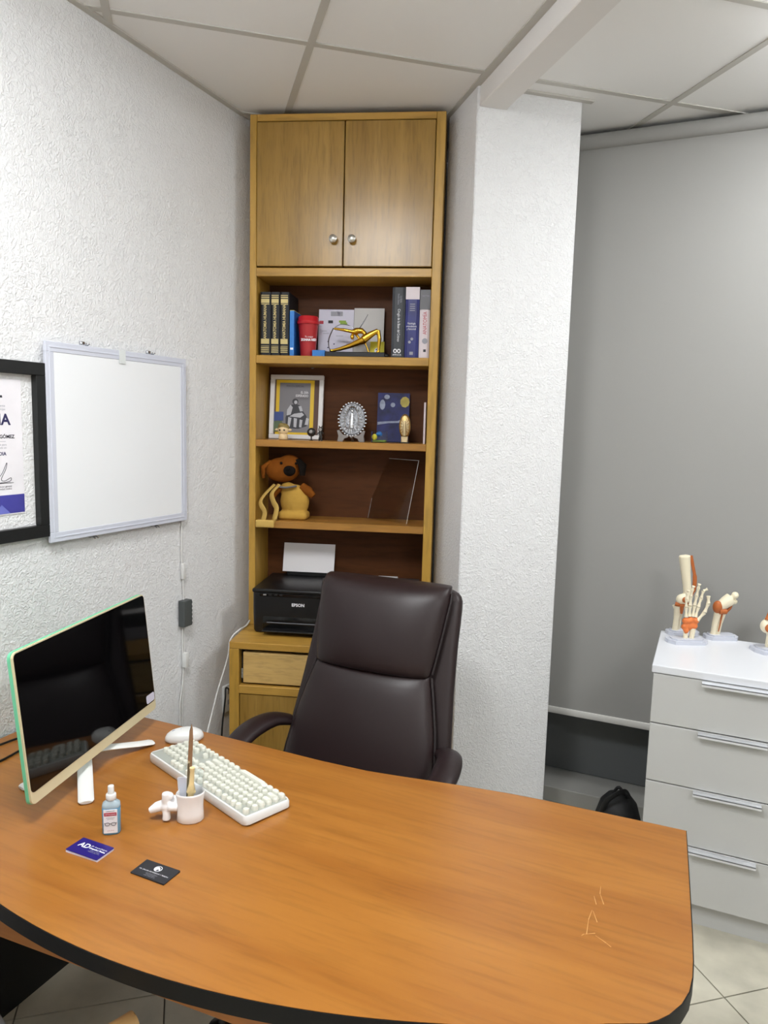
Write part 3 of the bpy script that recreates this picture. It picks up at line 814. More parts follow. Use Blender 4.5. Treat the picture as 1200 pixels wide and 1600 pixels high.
text(t, 'EL DÍA\nESPERADO', .014, (.054, -.0058, .190), 'white_ink', rot=tl @ FRONT, align='RIGHT', width=.8)
text(t, 'EDICIÓN ESPECIAL', .009, (-.008, -.030, .232), 'black_ink', rot=tl @ FRONT).location = tl @ Vector((-.008, -.0058, .225))
t.children[-2].location = tl @ Vector((.054, -.0058, .178))
flat(t, 'small_photo', [(-.095, .075), (-.055, .078), (-.055, .115), (-.095, .115)], -.0075, 'mag_blue', tl)
flat(t, 'small_photo', [(-.095, .03), (-.06, .03), (-.06, .077), (-.095, .074)], -.0075, 'mag_green', tl)

# small figurines in front of it
t = thing('figurine', 'beige round-faced figurine with olive hair in front of picture frame', 'figurine', S(-.727, 2.935, ZS2), SROT)
G().lathe([(.016, 0), (.02, .004), (.017, .022), (.008, .026)], 20).build('body', 'fig_skin', t, 60)
hd_ = G(); hd_.ball((0, 0, .040), (.023, .020, .021)); hd_.ball((-.026, 0, .041), (.009, .004, .005)); hd_.ball((.026, 0, .041), (.009, .004, .005))
hd_ = hd_.build('head', 'fig_skin', t, 60)
hr = G(); hr.ball((0, .004, .049), (.0245, .021, .019)); hr.ball((-.006, -.008, .06), (.012, .008, .009)); hr.build('hair', 'fig_hair', hd_, 60)
for sx in (-1, 1):
    G().ball((sx * .009 - .001, -.0185, .040), .0035).build('eye', 'fig_dark', hd_, 60)
t = thing('figurine', 'small dark round-headed figurine on thin legs by the frame corner', 'figurine', S(-.610, 2.935, ZS2), SROT)
G().ball((0, 0, .034), (.018, .014, .018)).build('head', 'fig_dark', t, 60)
G().ball((0, -.008, .036), (.009, .008, .009)).build('face', 'fig_grey', t, 60)
lg = G(); lg.tube([(0, 0, 0), (0, 0, .02)], .003, 8); lg.lathe([(.008, 0), (.008, .002)], 16); lg.build('stand', 'fig_dark', t, 60)
t = thing('figurine', 'thin dark and grey standing figurine beside the round-headed one', 'figurine', S(-.572, 2.935, ZS2), SROT)
bd = G(); bd.ball((0, 0, .046), (.010, .009, .011)); bd.tube([(0, 0, .04), (0, 0, .022)], [.005, .008], 10); bd.tube([(0, 0, .022), (-.006, 0, 0)], [.005, .004], 8); bd.tube([(0, 0, .022), (.006, 0, 0)], [.005, .004], 8)
bd.tube([(-.004, 0, .036), (-.014, -.004, .026)], .003, 8); bd.tube([(.004, 0, .036), (.014, -.004, .03)], .003, 8)
bd.tube([(-.004, 0, .054), (-.007, 0, .062)], [.003, .001], 6); bd.tube([(.004, 0, .054), (.007, 0, .062)], [.003, .001], 6)
bd.build('body', 'fig_dark', t, 60)
G().ball((0, -.007, .046), (.006, .004, .007)).build('face', 'fig_grey', t, 60)

# silver oval plaque on an easel
t = thing('oval_plaque', 'oval embossed silver plaque on a small grey wooden easel', 'plaque', S(-.452, 2.985, ZS2), SROT)
tl = Matrix.Translation((0, 0, .024)) @ Matrix.Rotation(rad(-10), 4, 'X')
pq = G()
rings = []
for s_, y in ((1, .006), (1, 0), (.95, -.004), (.86, -.002), (.6, -.007), (.3, -.011), (.02, -.012)):
    rings.append([(.053 * s_ * math.cos(2 * PI * k / 40), y, .068 + .066 * s_ * math.sin(2 * PI * k / 40)) for k in range(40)])
pq.loft(rings, tl)
plate = pq.build('plate', 'silver', t, 80)
for k in range(30):
    a = 2 * PI * k / 30
    G().ball((.057 * math.cos(a), 0, .068 + .070 * math.sin(a)), (.006, .004, .005), 8, tl).build('rope_bead', 'silver_edge', plate, 80)
rl = G()
rl.tube([(0, -.010, .03), (.001, -.012, .06), (0, -.012, .09)], [.011, .010, .006], 10, m=tl); rl.ball((0, -.012, .100), (.006, .004, .007), m=tl)
for k in range(26):
    a = 2 * PI * k / 26
    rl.tube([(.027 * math.cos(a), -.008, .068 + .038 * math.sin(a)), (.046 * math.cos(a), -.004, .068 + .058 * math.sin(a))], [.0022, .0010], 6, m=tl)
for k in range(5):
    rl.tube([(-.008, -.020 + .001 * k, .035 + k * .011), (.009, -.021 + .001 * k, .039 + k * .011)], .0012, 6, m=tl)
rl.tube(catmull([(-.022, -.009, .03), (-.026, -.011, .07), (-.012, -.011, .112), (.012, -.011, .112), (.026, -.011, .07), (.022, -.009, .03)], 5), .003, 6, m=tl)
rl.build('relief', 'silver_edge', plate, 60)
for sx in (-1, 1):
    lp = [(sx * .056, 0), (sx * .034, 0), (sx * .028, .012), (sx * .012, .018), (sx * .012, .026), (sx * .034, .026), (sx * .050, .046), (sx * .058, .044), (sx * .052, .022)]
    G().prism(lp, -.005, .005, Matrix.Translation((0, -.012, 0)) @ FRONT).build('easel_leg', 'grey_wood', t)
G().tube([(0, -.008, .02), (0, .035, .002)], .005, 8).build('easel_strut', 'grey_wood', t, 60)

# small canvas: plain dark blue abstract painting
t = thing('canvas_painting', 'small dark blue painted canvas with pale and ochre dabs', 'painting', S(-.288, 3.06, ZS2), SROT)
tl = Matrix.Rotation(rad(-8), 4, 'X')
G().box(-.068, .066, -.012, .006, 0, .205, tl).build('canvas', 'paint_blue', t)
for cx, cz, rx, rz, mt in ((-.03, .188, .012, .010, 'paint_pale'), (-.048, .155, .012, .022, 'paint_pale'), (-.004, .155, .010, .010, 'paint_pale'), (.046, .168, .020, .023, 'paint_ochre')):
    flat(t, 'paint_dab', ellipse(cx, cz, rx, rz, 9), -.0126, mt, tl)
flat(t, 'paint_dab', [(-.066, .082), (-.02, .086), (.02, .088), (.05, .108), (.052, .102), (.024, .080), (-.02, .078), (-.066, .070)], -.0126, 'paint_pale', tl)

# gold oval statuette, colourful glass block, white booklet
t = thing('statuette', 'pale gilt oval statuette on a little foot before the blue canvas', 'statuette', S(-.231, 2.965, ZS2), SROT)
rings = [[(.0235 * s_ * math.cos(2 * PI * k / 28), y, .068 + .050 * s_ * math.sin(2 * PI * k / 28)) for k in range(28)] for s_, y in ((1, .006), (1, 0), (.85, -.004), (.4, -.008), (.02, -.009))]
G().loft(rings).build('oval', 'gilt', t, 80)
G().tube([(0, -.008, .03), (0, -.011, .06), (0, -.010, .09)], [.008, .008, .004], 10).build('relief', 'gilt', t, 60)
G().tube([(.0205 * math.cos(2 * PI * k / 28), -.004, .068 + .046 * math.sin(2 * PI * k / 28)) for k in range(28)], .0018, 6, closed=True).build('rim', 'gold', t, 60)
for k in range(18):
    a = 2 * PI * k / 18
    G().tube([(.010 * math.cos(a), -.0075, .066 + .028 * math.sin(a)), (.018 * math.cos(a), -.005, .067 + .042 * math.sin(a))], .0009, 5).build('ray', 'gold', t, 60)
G().rbox(-.014, .014, -.008, .008, 0, .028, .002, 1).build('foot', 'gilt', t)
G().rbox(-.02, .02, -.012, .014, -.0, .004, .001, 1).build('foot_plate', 'book_black', t)
t = thing('glass_ornament', 'small clear block with blue and yellow shapes by the canvas', 'ornament', S(-.330, 2.940, ZS2), SROT)
G().rbox(-.033, .030, -.012, .012, 0, .045, .002, 1).build('block', 'clear', t)
G().ball((-.020, -.005, .022), (.011, .006, .012)).build('yellow_shape', 'yellow', t, 60)
G().ball((-.002, 0, .034), (.013, .006, .009)).build('blue_shape', 'book_blue_l', t, 60)
G().rbox(-.028, .026, -.009, .009, .003, .010, .001, 1).build('green_shape', 'green_ink', t)
o = G().rbox(-.004, .004, -.05, .05, 0, .165, .001, 1).build('booklet', 'book_white', None, loc=S(-.150, 2.985, ZS2), rotz=SROT)
tag(o, 'thin white booklet upright against the bookcase side, middle shelf', 'booklet')

# ------------------------------------------------------------------ third shelf: plush toy and acrylic sheet
ZS3 = 1.2525
t = thing('plush_toy', 'tan and brown plush toy with straps hanging over the shelf edge', 'plush toy', S(-.715, 2.975, ZS3), SROT)
bd = G(); bd.ball((.03, 0, .075), (.062, .042, .072)); bd.rbox(-.035, .088, -.042, .045, 0, .035, .012, 2); bd.ball((.0, .0, .125), (.035, .028, .03))
bd.build('body', 'plush_tan', t, remesh=.005, iters=5)
hd_ = G(); hd_.ball((-.025, 0, .205), (.075, .05, .052)); hd_.ball((.005, .0, .225), (.05, .045, .045))
hd_ = hd_.build('head', 'plush_brown', t, remesh=.005, iters=5)
mz = G(); mz.ball((.012, -.032, .205), (.028, .024, .024)); mz.build('muzzle', 'plush_dark', hd_, remesh=.004, iters=4)
G().ball((.014, -.056, .214), (.009, .006, .007)).build('nose', 'plush_dark', hd_, 60)
for sx in (-.018, .044):
    G().ball((sx, -.046, .236), .0055).build('eye', 'plush_dark', hd_, 60)
for a, b in (((-.07, -.01, .24), (-.10, -.02, .17)), ((.045, -.01, .25), (.066, -.02, .185))):
    G().tube([a, ((a[0] + b[0]) / 2 + (-.015 if a[0] < 0 else .01), -.02, (a[2] + b[2]) / 2 + .01), b], [.016, .024, .014], 12, .5).build('ear', 'plush_dark' if a[0] > 0 else 'plush_brown', hd_, 60)
G().tube([(.06, 0, .135), (.09, -.01, .12), (.112, -.012, .10)], [.02, .02, .012], 12).build('arm', 'plush_brown', t, 60)
G().tube([(-.03, -.01, .135), (-.05, -.025, .115), (-.06, -.03, .09)], [.018, .018, .012], 12).build('arm', 'plush_brown', t, 60)
G().tube(catmull([(-.04, -.03, .138), (0, -.045, .135), (.045, -.035, .142)], 5), .008, 8, .5).build('neckerchief', 'book_greytop', t, 60)
for pts in ([(-.05, -.03, .145), (-.088, -.055, .10), (-.098, -.07, .07), (-.078, -.078, .035), (-.082, -.083, .004), (-.088, -.088, -.018)],
            [(-.03, -.03, .145), (-.055, -.052, .11), (-.045, -.062, .075), (-.03, -.07, .05), (-.036, -.078, .008), (-.032, -.083, .0)]):
    G().tube(catmull(pts, 5), .015, 10, .28).build('strap', 'strap_tan', t, 60)
G().rbox(-.112, -.035, -.098, -.082, -.028, .004, .006, 2).build('strap_end', 'strap_tan', t, 60)

ac = G()
ac_t = thing('acrylic_sheet', 'clear acrylic sheet leaning at the side of the lower shelf', 'acrylic sheet', S(-.30, 3.015, ZS3), SROT)
ln = Matrix.Rotation(math.atan2(-.14, .18), 4, 'Z') @ Matrix.Rotation(rad(-14), 4, 'X')
ac.box(-.112, .112, -.0015, .0015, 0.002, .268, ln)
ac = ac.build('sheet', 'acrylic', ac_t)
for a, b in (((-.112, .002), (-.112, .268)), ((.112, .002), (.112, .268)), ((-.112, .268), (.112, .268))):
    G().tube([ln @ Vector((a[0], 0, a[1])), ln @ Vector((b[0], 0, b[1]))], .0011, 6).build('polished_edge', 'tape', ac, 60)

# ------------------------------------------------------------------ light panel on the wall (local x = along wall, -y = into the room)
LW = PI / 2
t = thing('light_panel', 'square white viewing light panel with pale frame hung on the wall', 'light panel', (-1.772, 1.843, 1.286), LW)
w2, ph = .307, .588
for a in ((-w2, w2, 0, .030), (-w2, w2, ph - .030, ph), (-w2, -w2 + .030, .030, ph - .030), (w2 - .030, w2, .030, ph - .030)):
    G().rbox(a[0], a[1], -.012, -.001, a[2], a[3], .0015, 1).build('frame_rail', 'panel_frame', t)
for a in ((-w2 + .012, w2 - .012, .012, .018), (-w2 + .012, w2 - .012, ph - .018, ph - .012), (-w2 + .012, -w2 + .018, .018, ph - .018), (w2 - .018, w2 - .012, .018, ph - .018)):
    G().rbox(a[0], a[1], -.0135, -.011, a[2], a[3], .001, 1).build('frame_bead', 'panel_frame', t)
G().box(-w2 + .03, w2 - .03, -.0105, -.003, .03, ph - .03).build('diffuser', 'panel_white', t)
G().box(-w2 + .02, w2 - .02, -.003, .0, .02, ph - .02).build('backing', 'panel_frame', t)
for x, z in ((-.150, ph + .002), (.138, ph + .002), (-.133, -.004), (.148, -.004)):
    g = G(); g.tube([(x - .006, .013, z), (x - .006, -.006, z), (x - .006, -.013, z + (.004 if z > .1 else -.004))], .0022, 6); g.tube([(x + .006, .013, z), (x + .006, -.006, z), (x + .006, -.013, z + (.004 if z > .1 else -.004))], .0022, 6)
    g.rbox(x - .009, x + .009, .008, .014, z - .004, z + .012, .001, 1)
    g.build('hook', 'steel', t, 60)
G().rbox(-.022, .006, -.0142, -.0125, ph - .042, ph + .001, .0005, 1).build('clip', 'tape', t)

# its power lead down the wall
t = thing('power_lead', 'pale cord with dark driver box and white switch below the light panel', 'power cord', (-1.782, 2.147, .45), LW)
cd = G()
cd.tube(catmull([(-.003, .0, .84), (-.005, -.001, .74), (-.003, -.001, .64)], 5), .0028, 8)
cd.tube([(.0, -.001, .66), (.004, -.001, .53)], .0028, 8)
cd.tube([(-.004, -.001, .44), (-.004, -.001, .32)], .0028, 8); cd.tube([(.004, -.001, .44), (.006, -.001, .32)], .0028, 8)
cd.tube(catmull([(.002, -.001, .28), (-.008, -.002, .20), (-.022, -.002, .12), (-.022, -.002, .0)], 6), .0028, 8)
cd.tube(catmull([(.0, -.001, .28), (-.002, -.002, .20), (-.01, -.002, .10), (-.012, -.002, .0)], 6), .0022, 8)
cd.build('cord', 'cord_white', t, 60)
G().rbox(-.008, .008, -.010, .003, .61, .67, .003, 2).build('connector', 'cord_white', t, 40)
db = G(); db.rbox(-.022, .024, -.026, .003, .43, .53, .002, 1)
db = db.build('driver_box', 'driver', t)
for k in range(6):
    G().box(.0242, .027, -.024, -.002, .434 + k * .016, .442 + k * .016).build('fin', 'driver', db)
G().rbox(-.006, .014, -.018, .003, .265, .325, .004, 2).build('inline_switch', 'white_plastic', t, 40)

# ------------------------------------------------------------------ framed certificate
t = thing('framed_certificate', 'certificate floating in a black frame at the wall beside the light panel', 'framed certificate', (-1.785, 1.335, 1.306), LW)
fw, fh, bt = .206, .504, .036
for a in ((-fw, fw, 0, bt), (-fw, fw, fh - bt, fh), (-fw, -fw + bt, bt, fh - bt), (fw - bt, fw, bt, fh - bt)):
    G().rbox(a[0], a[1], -.022, .0, a[2], a[3], .0015, 1).build('frame_rail', 'frame_black', t)
G().box(-fw + bt, fw - bt, -.0015, .0, bt, fh - bt).build('backing', 'stucco', t)
pp = G().box(-.132, .132, -.004, -.002, .077, .452).build('certificate', 'cert_paper', t)
flat(pp, 'printed_band', [(-.132, .080), (.132, .080), (.132, .132), (-.132, .132)], -.0043, 'cert_band', None)
flat(pp, 'printed_band', [(.03, .080), (.085, .080), (.058, .106)], -.0046, 'cert_band2', None)
# text blocks end at these distances along the wall (right aligned)
text(pp, 'CONSTANCIA', .042, (.094, -.0045, .340), 'navy_ink', align='RIGHT', bold=.0012)
text(pp, 'MARTÍNEZ GÓMEZ', .0135, (.106, -.0045, .294), 'black_ink', align='RIGHT', bold=.0004)
text(pp, 'UNIDAD MEDIA', .0135, (.078, -.0045, .247), 'navy_ink', align='RIGHT', bold=.0004)
text(pp, 'otorga la presente\na quien participa', .0095, (.080, -.0045, .374), 'grey_ink', align='RIGHT')
text(pp, 'por su asistencia para\nel curso realizado en', .0085, (.080, -.0045, .268), 'grey_ink', align='RIGHT')
text(pp, 'diploma', .012, (.072, -.0045, .405), 'black_ink', align='RIGHT', bold=.0006)
flat(pp, 'rule_line', [(-.08, .2805), (.078, .2805), (.078, .2815), (-.08, .2815)], -.0044, 'grey_ink', None)
sg = G(); sg.tube(catmull([(.03, -.0045, .165), (.06, -.0045, .19), (.078, -.0045, .222), (.075, -.0045, .205), (.06, -.0045, .178), (.07, -.0045, .172), (.09, -.0045, .18), (.085, -.0045, .170), (.04, -.0045, .166), (.098, -.0045, .166)], 5), .0007, 5)
sg.build('signature', 'black_ink', pp)
text(pp, 'Dr. Director general\nsociedad médica', .007, (.092, -.0045, .153), 'black_ink', align='RIGHT')

# wall outlet and cables near the cabinet
t = thing('wall_outlet', 'white wall outlet low on the stucco wall by the cabinet', 'outlet', (X0, 2.43, .44), LW)
G().rbox(-.035, .035, -.012, 0, 0, .115, .003, 2).build('plate', 'white_plastic', t, 40)
for z in (.03, .075):
    G().rbox(-.012, .012, -.0135, -.011, z, z + .02, .001, 1).build('socket', 'grey_ink', t)
g = G(); g.tube(catmull([(-1.705, 2.475, .83), (-1.70, 2.44, .816), (-1.69, 2.378, .816), (-1.70, 2.335, .785), (-1.70, 2.314, .711), (-1.70, 2.251, .599), (-1.70, 2.21, .509), (-1.69, 2.163, .43), (-1.66, 2.10, .30), (-1.65, 2.05, .1), (-1.66, 2.0, .006)], 6), .0032, 8)
tag(g.build('printer_cable', 'cord_white', None, 60), 'thin white cable drooping from the printer over the cabinet corner', 'cable')
g = G(); g.tube(catmull([(-1.772, 2.43, .53), (-1.755, 2.38, .56), (-1.74, 2.355, .53), (-1.74, 2.346, .478), (-1.74, 2.333, .401), (-1.74, 2.32, .2), (-1.73, 2.30, .006)], 6), .0035, 8)
tag(g.build('outlet_cable', 'black_plastic', None, 60), 'thin black cable hanging from the wall outlet', 'cable')

# ------------------------------------------------------------------ all-in-one computer
AR = rad(104.23)
t = thing('desktop_computer', 'all-in-one computer with black screen, cream chin and mint green rim', 'computer', (-1.3885, 1.356, .75), AR)
tilt6 = Matrix.Translation((0, 0, .05)) @ Matrix.Rotation(rad(-6), 4, 'X')
mw, mh = .2877, .349
def plate(poly, y0, y1, m):
    return G().prism([(p[0], p[1]) for p in poly], -y1, -y0, m @ FRONT)
bz = plate(rrect(-mw, mw, 0, mh, .014), .0, .005, tilt6).build('bezel', 'cream', t, 40)
sh_ = plate(rrect(-mw - .001, mw + .001, -.001, mh + .001, .015), .005, .013, tilt6).build('rear_shell', 'mint', t, 40)
plate(rrect(-mw + .03, mw - .03, .03, mh - .03, .03), .013, .032, tilt6).build('rear_bulge', 'mint', sh_, 40)
scn = plate(rrect(-mw + .003, mw - .003, .027, mh - .003, .011), -.0012, .0005, tilt6).build('screen', 'screen', t, 40)
plate(rrect(mw - .052, mw - .006, .030, .054, .006), -.0018, -.0011, tilt6 ).build('sticker', 'card_lav', scn)
st = G()
apex = (0.0, .055, .040)
for fx, fy in ((-.176, -.060), (.159, -.055), (-.150, .130), (.14, .135)):
    pts = catmull([apex, (fx * .35, .055 + (fy - .055) * .35, .030), (fx * .75, .055 + (fy - .055) * .75, .014), (fx, fy, .006)], 5)
    lgm = G().tube(pts, [.018] * (len(pts) - 1) + [.014], 12, .3)
    lgm.build('stand_leg', 'white_plastic', t, 60)
nk = G(); nk.tube([(0, .058, .035), (0, .050, .10), (0, .052, .17)], [.028, .026, .03], 14, .4); nk.build('stand_neck', 'white_plastic', t, 60)
g = G(); g.tube(catmull([(-1.42, 1.36, .83), (-1.55, 1.40, .80), (-1.66, 1.40, .757), (-1.72, 1.384, .754), (-1.735, 1.321, .754), (-1.75, 1.22, .754), (-1.768, 1.12, .77)], 6), .003, 8)
tag(g.build('computer_cable', 'black_plastic', None, 60), 'black cable behind the screen, running closest to the wall', 'cable')
g = G(); g.tube(catmull([(-1.42, 1.34, .82), (-1.52, 1.37, .78), (-1.62, 1.36, .757), (-1.656, 1.335, .754), (-1.650, 1.254, .754), (-1.66, 1.16, .754), (-1.70, 1.13, .76)], 6), .0032, 8)
tag(g.build('computer_cable', 'black_plastic', None, 60), 'black cable behind the screen, farther from the wall', 'cable')

# ------------------------------------------------------------------ keyboard
KR = rad(159.9)
t = thing('keyboard', 'white full-size keyboard with round cream keys', 'keyboard', (-1.0815, 1.4235, .75), KR)
kb = G()
rings = []
for z, s_ in ((.002, .985), (.005, 1.0), (.019, 1.0), (.024, .985)):
    rings.append([(x, y, z * (.86 + 1.3 * (y + .066)) if z > .003 else z) for x, y in rrect(-.2235 * s_ - (0), .2235 * s_, -.066 * s_, .066 * s_, .014)])
kb.loft(rings).build('case', 'white_plastic', t, 40)
kp_ = G().rbox(-.216, .216, -.0605, .0605, 0, .0012, .0005, 1).build('key_plate', 'key_plate', t)
kp_.location = (0, 0, .0218); kp_.rotation_euler = (.0305, 0, 0)
def keymesh(w, h=.0115):
    g = G()
    r = .0079
    def pill(k, z):
        return [(x * k, y * k, z) for x, y in rrect(-w / 2, w / 2, -r, r, r - .0001, 5)]
    g.loft([pill(1, 0), pill(1, h * .6), pill(.95, h * .75), pill(.80, h), pill(.72, h * .9)])
    me_o = g.build('key', 'key', t, 50)
    me = me_o.data
    bpy.data.objects.remove(me_o)
    return me
meshes = {}
U_ = .0186
rows = [  # row y index from the user's side up; widths in key units
    [1.25, 1.25, 1.25, 6.25, 1.25, 1.25, 1.25, 1.25], [2.25] + [1] * 10 + [2.75], [1.75] + [1] * 11 + [2.25], [1.5] + [1] * 12 + [1.5], [1] * 13 + [2], [1, -.6, 1, 1, 1, 1, -.4, 1, 1, 1, 1, -.4, 1, 1, 1, 1]]
def put(xc, row, w):
    key = round(w, 2)
    if key not in meshes: meshes[key] = keymesh(max(.0158, w * U_ - .0026))
    o = bpy.data.objects.new('key', meshes[key]); C.objects.link(o); o.parent = t
    y = -.052 + row * .0198 + (.004 if row == 5 else 0)
    o.location = (xc, y, (.0235 - .0005) * (.86 + 1.3 * (y + .066)) + .0002)
for r_i, row in enumerate(rows):
    x = -.2135
    for w in row:
        if w < 0: x += -w * U_; continue
        put(x + w * U_ / 2, r_i, w); x += w * U_
xn = -.2135 + 15.28 * U_
for r_i, cols in ((0, (0, 1, 2)), (1, (1,)), (3, (0, 1, 2)), (4, (0, 1, 2)), (5, (0, 1, 2))):
    for c_ in cols: put(xn + (c_ + .5) * U_, r_i, 1)
xp = xn + 3.28 * U_
for r_i in range(0, 5):
    for c_ in range(4):
        if r_i == 0 and c_ == 1: continue
        if r_i == 0 and c_ == 0: put(xp + 1.0 * U_, 0, 2); continue
        put(xp + (c_ + .5) * U_, r_i, 1)

# mouse
t = thing('mouse', 'white computer mouse behind the keyboard', 'mouse', (-1.313, 1.585, .75), rad(45))
rings = []
for z, sx, sy in ((.001, .90, .92), (.006, 1, 1), (.014, .985, .99), (.022, .90, .93), (.029, .72, .78), (.033, .45, .52), (.0345, .1, .12)):
    rings.append([(.054 * sx * math.cos(2 * PI * k / 32) - .004 * (1 - sx), .032 * sy * math.sin(2 * PI * k / 32) * (1 + .12 * math.cos(2 * PI * k / 32)), z) for k in range(32)])
G().loft(rings).build('shell', 'white_plastic', t, 80)
G().tube([(-.05, 0, .021), (-.03, 0, .029), (-.008, 0, .0345)], .0009, 6).build('button_seam', 'grey_ink', t, 60)
G().lathe([(.006, -.003), (.008, 0), (.006, .003)], 14, Matrix.Translation((-.028, 0, .026)) @ Matrix.Rotation(PI / 2, 4, 'X')).build('scroll_wheel', 'grey_ink', t, 40)

# ------------------------------------------------------------------ vertebra pen holder
t = thing('pen_holder', 'white ceramic vertebra-shaped pen holder beside the keyboard', 'pen holder', (-1.032, 1.262, .75), rad(24))
def kidney(s_, z):
    out = []
    for k in range(36):
        a = 2 * PI * k / 36
        rx, ry = .0335 * s_, .028 * s_
        x, y = rx * math.cos(a), ry * math.sin(a)
        if math.cos(a) < 0: x *= 1 - .22 * math.exp(-(math.sin(a) / .45) ** 2)
        out.append((x, y, z))
    return out
rings = [kidney(.90, .0), kidney(.97, .003), kidney(.94, .02), kidney(.92, .034), kidney(.95, .05), kidney(1.02, .064), kidney(1.03, .067), kidney(.99, .069), kidney(.94, .067), kidney(.86, .055), kidney(.82, .012), kidney(.3, .010)]
G().loft(rings).build('cup', 'ceramic', t, 70)
vb_ = G()
vb_.tube([(-.024, -.010, .034), (-.045, -.014, .036)], [.010, .010], 12); vb_.tube([(-.024, .010, .040), (-.045, .010, .042)], [.009, .010], 12)
vb_.ball((-.052, -.004, .034), (.014, .016, .014))
vb_.tube([(-.052, -.002, .036), (-.074, -.006, .030), (-.090, -.010, .022)], [.013, .012, .007], 12)
vb_.tube([(-.052, -.006, .036), (-.052, -.010, .055), (-.052, -.010, .068)], [.011, .009, .009], 12)
vb_.ball((-.047, -.004, .056), (.012, .011, .010))
vb_.tube([(-.052, -.008, .034), (-.050, -.012, .016), (-.050, -.012, .004)], [.010, .009, .010], 12)
vb_.build('process', 'ceramic', t, remesh=.0022, iters=6)

def pen_loc(dx, dy, z): 
    c, s = math.cos(rad(24)), math.sin(rad(24))
    return (-1.032 + dx * c - dy * s, 1.262 + dx * s + dy * c, .75 + z)
g = G(); bl = Matrix.Rotation(rad(3), 4, 'Y')
g.prism([(-.0055, 0), (.0055, 0), (.0050, .175), (.003, .200), (.0, .212), (-.0042, .195), (-.0050, .17)], -.0008, .0008, bl @ FRONT)
tag(g.build('letter_opener', 'steel', None, loc=pen_loc(-.006, .004, .0125), rotz=rad(60)), 'tall steel letter opener standing in the pen holder', 'letter opener')
g = G(); g.tube([(0, 0, 0), (0, 0, .055), (.001, 0, .062), (.002, 0, .075), (.004, 0, .105), (.004, 0, .115)], [.006, .007, .0095, .006, .005, .0062], 12, 1)
g.ball((-.004, -.001, .058), .0055); g.ball((.006, 0, .057), .0055)
tag(g.build('bone_pen', 'bone_y', None, 60, loc=pen_loc(.004, -.006, .0125), rotz=rad(24)), 'yellowish bone-shaped pen in the pen holder', 'pen')
g = G(); g.prism(rrect(-.010, .010, 0, .085, .003), -.001, .001, Matrix.Rotation(rad(-4), 4, 'Y') @ FRONT)
tag(g.build('plastic_ruler', 'panel_frame', None, loc=pen_loc(-.014, .006, .0125), rotz=rad(24)), 'short bluish grey plastic strip in the pen holder', 'ruler')
g = G(); g.prism(rrect(-.009, .009, 0, .108, .008), -.0012, .0012, Matrix.Rotation(rad(6), 4, 'Y') @ FRONT)
tag(g.build('plastic_spatula', 'clear', None, loc=pen_loc(.012, .008, .0125), rotz=rad(24)), 'clear rounded plastic spatula in the pen holder', 'spatula')

# ------------------------------------------------------------------ spray bottle
t = thing('spray_bottle', 'small blue lens cleaner spray bottle with white cap', 'bottle', (-1.150, 1.142, .75), rad(36))
BS = []
for z, w, d in ((0, .017, .011), (.003, .0195, .0135), (.064, .0195, .0135), (.070, .018, .0125), (.075, .011, .010), (.078, .009, .009)):
    BS.append(sup(w, d, 0, 0, z, 28, 3))
G().loft([sup(.0183, .0126, 0, 0, .0605, 28, 3)] + BS[2:]).build('bottle', 'bottle_clear', t, 60)
G().loft([sup(.0175, .0115, 0, 0, .0, 28, 3), sup(.0195, .0135, 0, 0, .003, 28, 3), sup(.0195, .0135, 0, 0, .060, 28, 3)]).build('liquid', 'fluid', t, 50)
lb = G().box(-.0145, .0145, -.0148, -.0136, .006, .060).build('label', 'paper', t)
G().box(-.013, .013, -.0152, -.0147, .046, .0535).build('label_band', 'red_ink', lb)
text(lb, 'OPTICLEAN', .0042, (0, -.0154, .0497), 'white_ink')
text(lb, 'LIMPIADOR', .0035, (0, -.0151, .0567), 'black_ink')
text(lb, 'antiempañante\npara lentes', .003, (0, -.0151, .0400), 'black_ink')
gl = G()
for sx in (-1, 1):
    gl.tube([(sx * .0065 + .0048 * math.cos(2 * PI * k / 14), -.0152, .027 + .0036 * math.sin(2 * PI * k / 14)) for k in range(14)], .0005, 5, closed=True)
    gl.tube([(sx * .0112, -.0152, .028), (sx * .0128, -.0152, .0305)], .0005, 5)
gl.tube([(-.0017, -.0152, .028), (.0017, -.0152, .028)], .0005, 5)
gl.build('glasses_print', 'black_ink', lb)
text(lb, 'spray 30 ml', .003, (0, -.0151, .012), 'red_ink')
G().lathe([(.0105, .078), (.011, .079), (.011, .089), (.010, .0905), (.0072, .091), (.0068, .094), (.0066, .107), (.006, .1085), (.001, .109)], 24).build('spray_cap', 'white_plastic', t, 40)

# ------------------------------------------------------------------ business cards
def cards(name, loc, mt, label, n_, side):
    t = thing(name, label, 'business cards', loc)
    random.seed(len(label))
    for k in range(n_):
        a = random.uniform(-.02, .02) if k < n_ - 1 else 0
        G().prism(rrect(-.0437, .0437, -.0245, .0245, .0015, 2), k * .0014, k * .0014 + .0012, Matrix.Rotation(a, 4, 'Z')).build('business_card', side if k < n_ - 1 else mt, t)
    return t, n_ * .0014 + .0001
FLAT = Matrix.Identity(4)
t, h = cards('card_stack', (-1.138, 1.068, .75), 'card_navy', 'small stack of navy business cards near the spray bottle', 4, 'card_lav')
text(t, 'AD', .020, (-.018, .003, h), 'white_ink', FLAT, bold=.0004)
text(t, 'Dr. Arturo Delgado', .0052, (.019, .008, h), 'white_ink', FLAT)
text(t, 'Ortopedia y Trauma', .0052, (.019, .001, h), 'white_ink', FLAT, bold=.0003)
text(t, 'Cirugía articular\nMedicina deportiva', .004, (.019, -.007, h), 'grey_ink', FLAT)
t, h = cards('card_stack', (-.964, 1.071, .75), 'card_black', 'thin stack of black business cards nearest the desk front', 2, 'card_black')
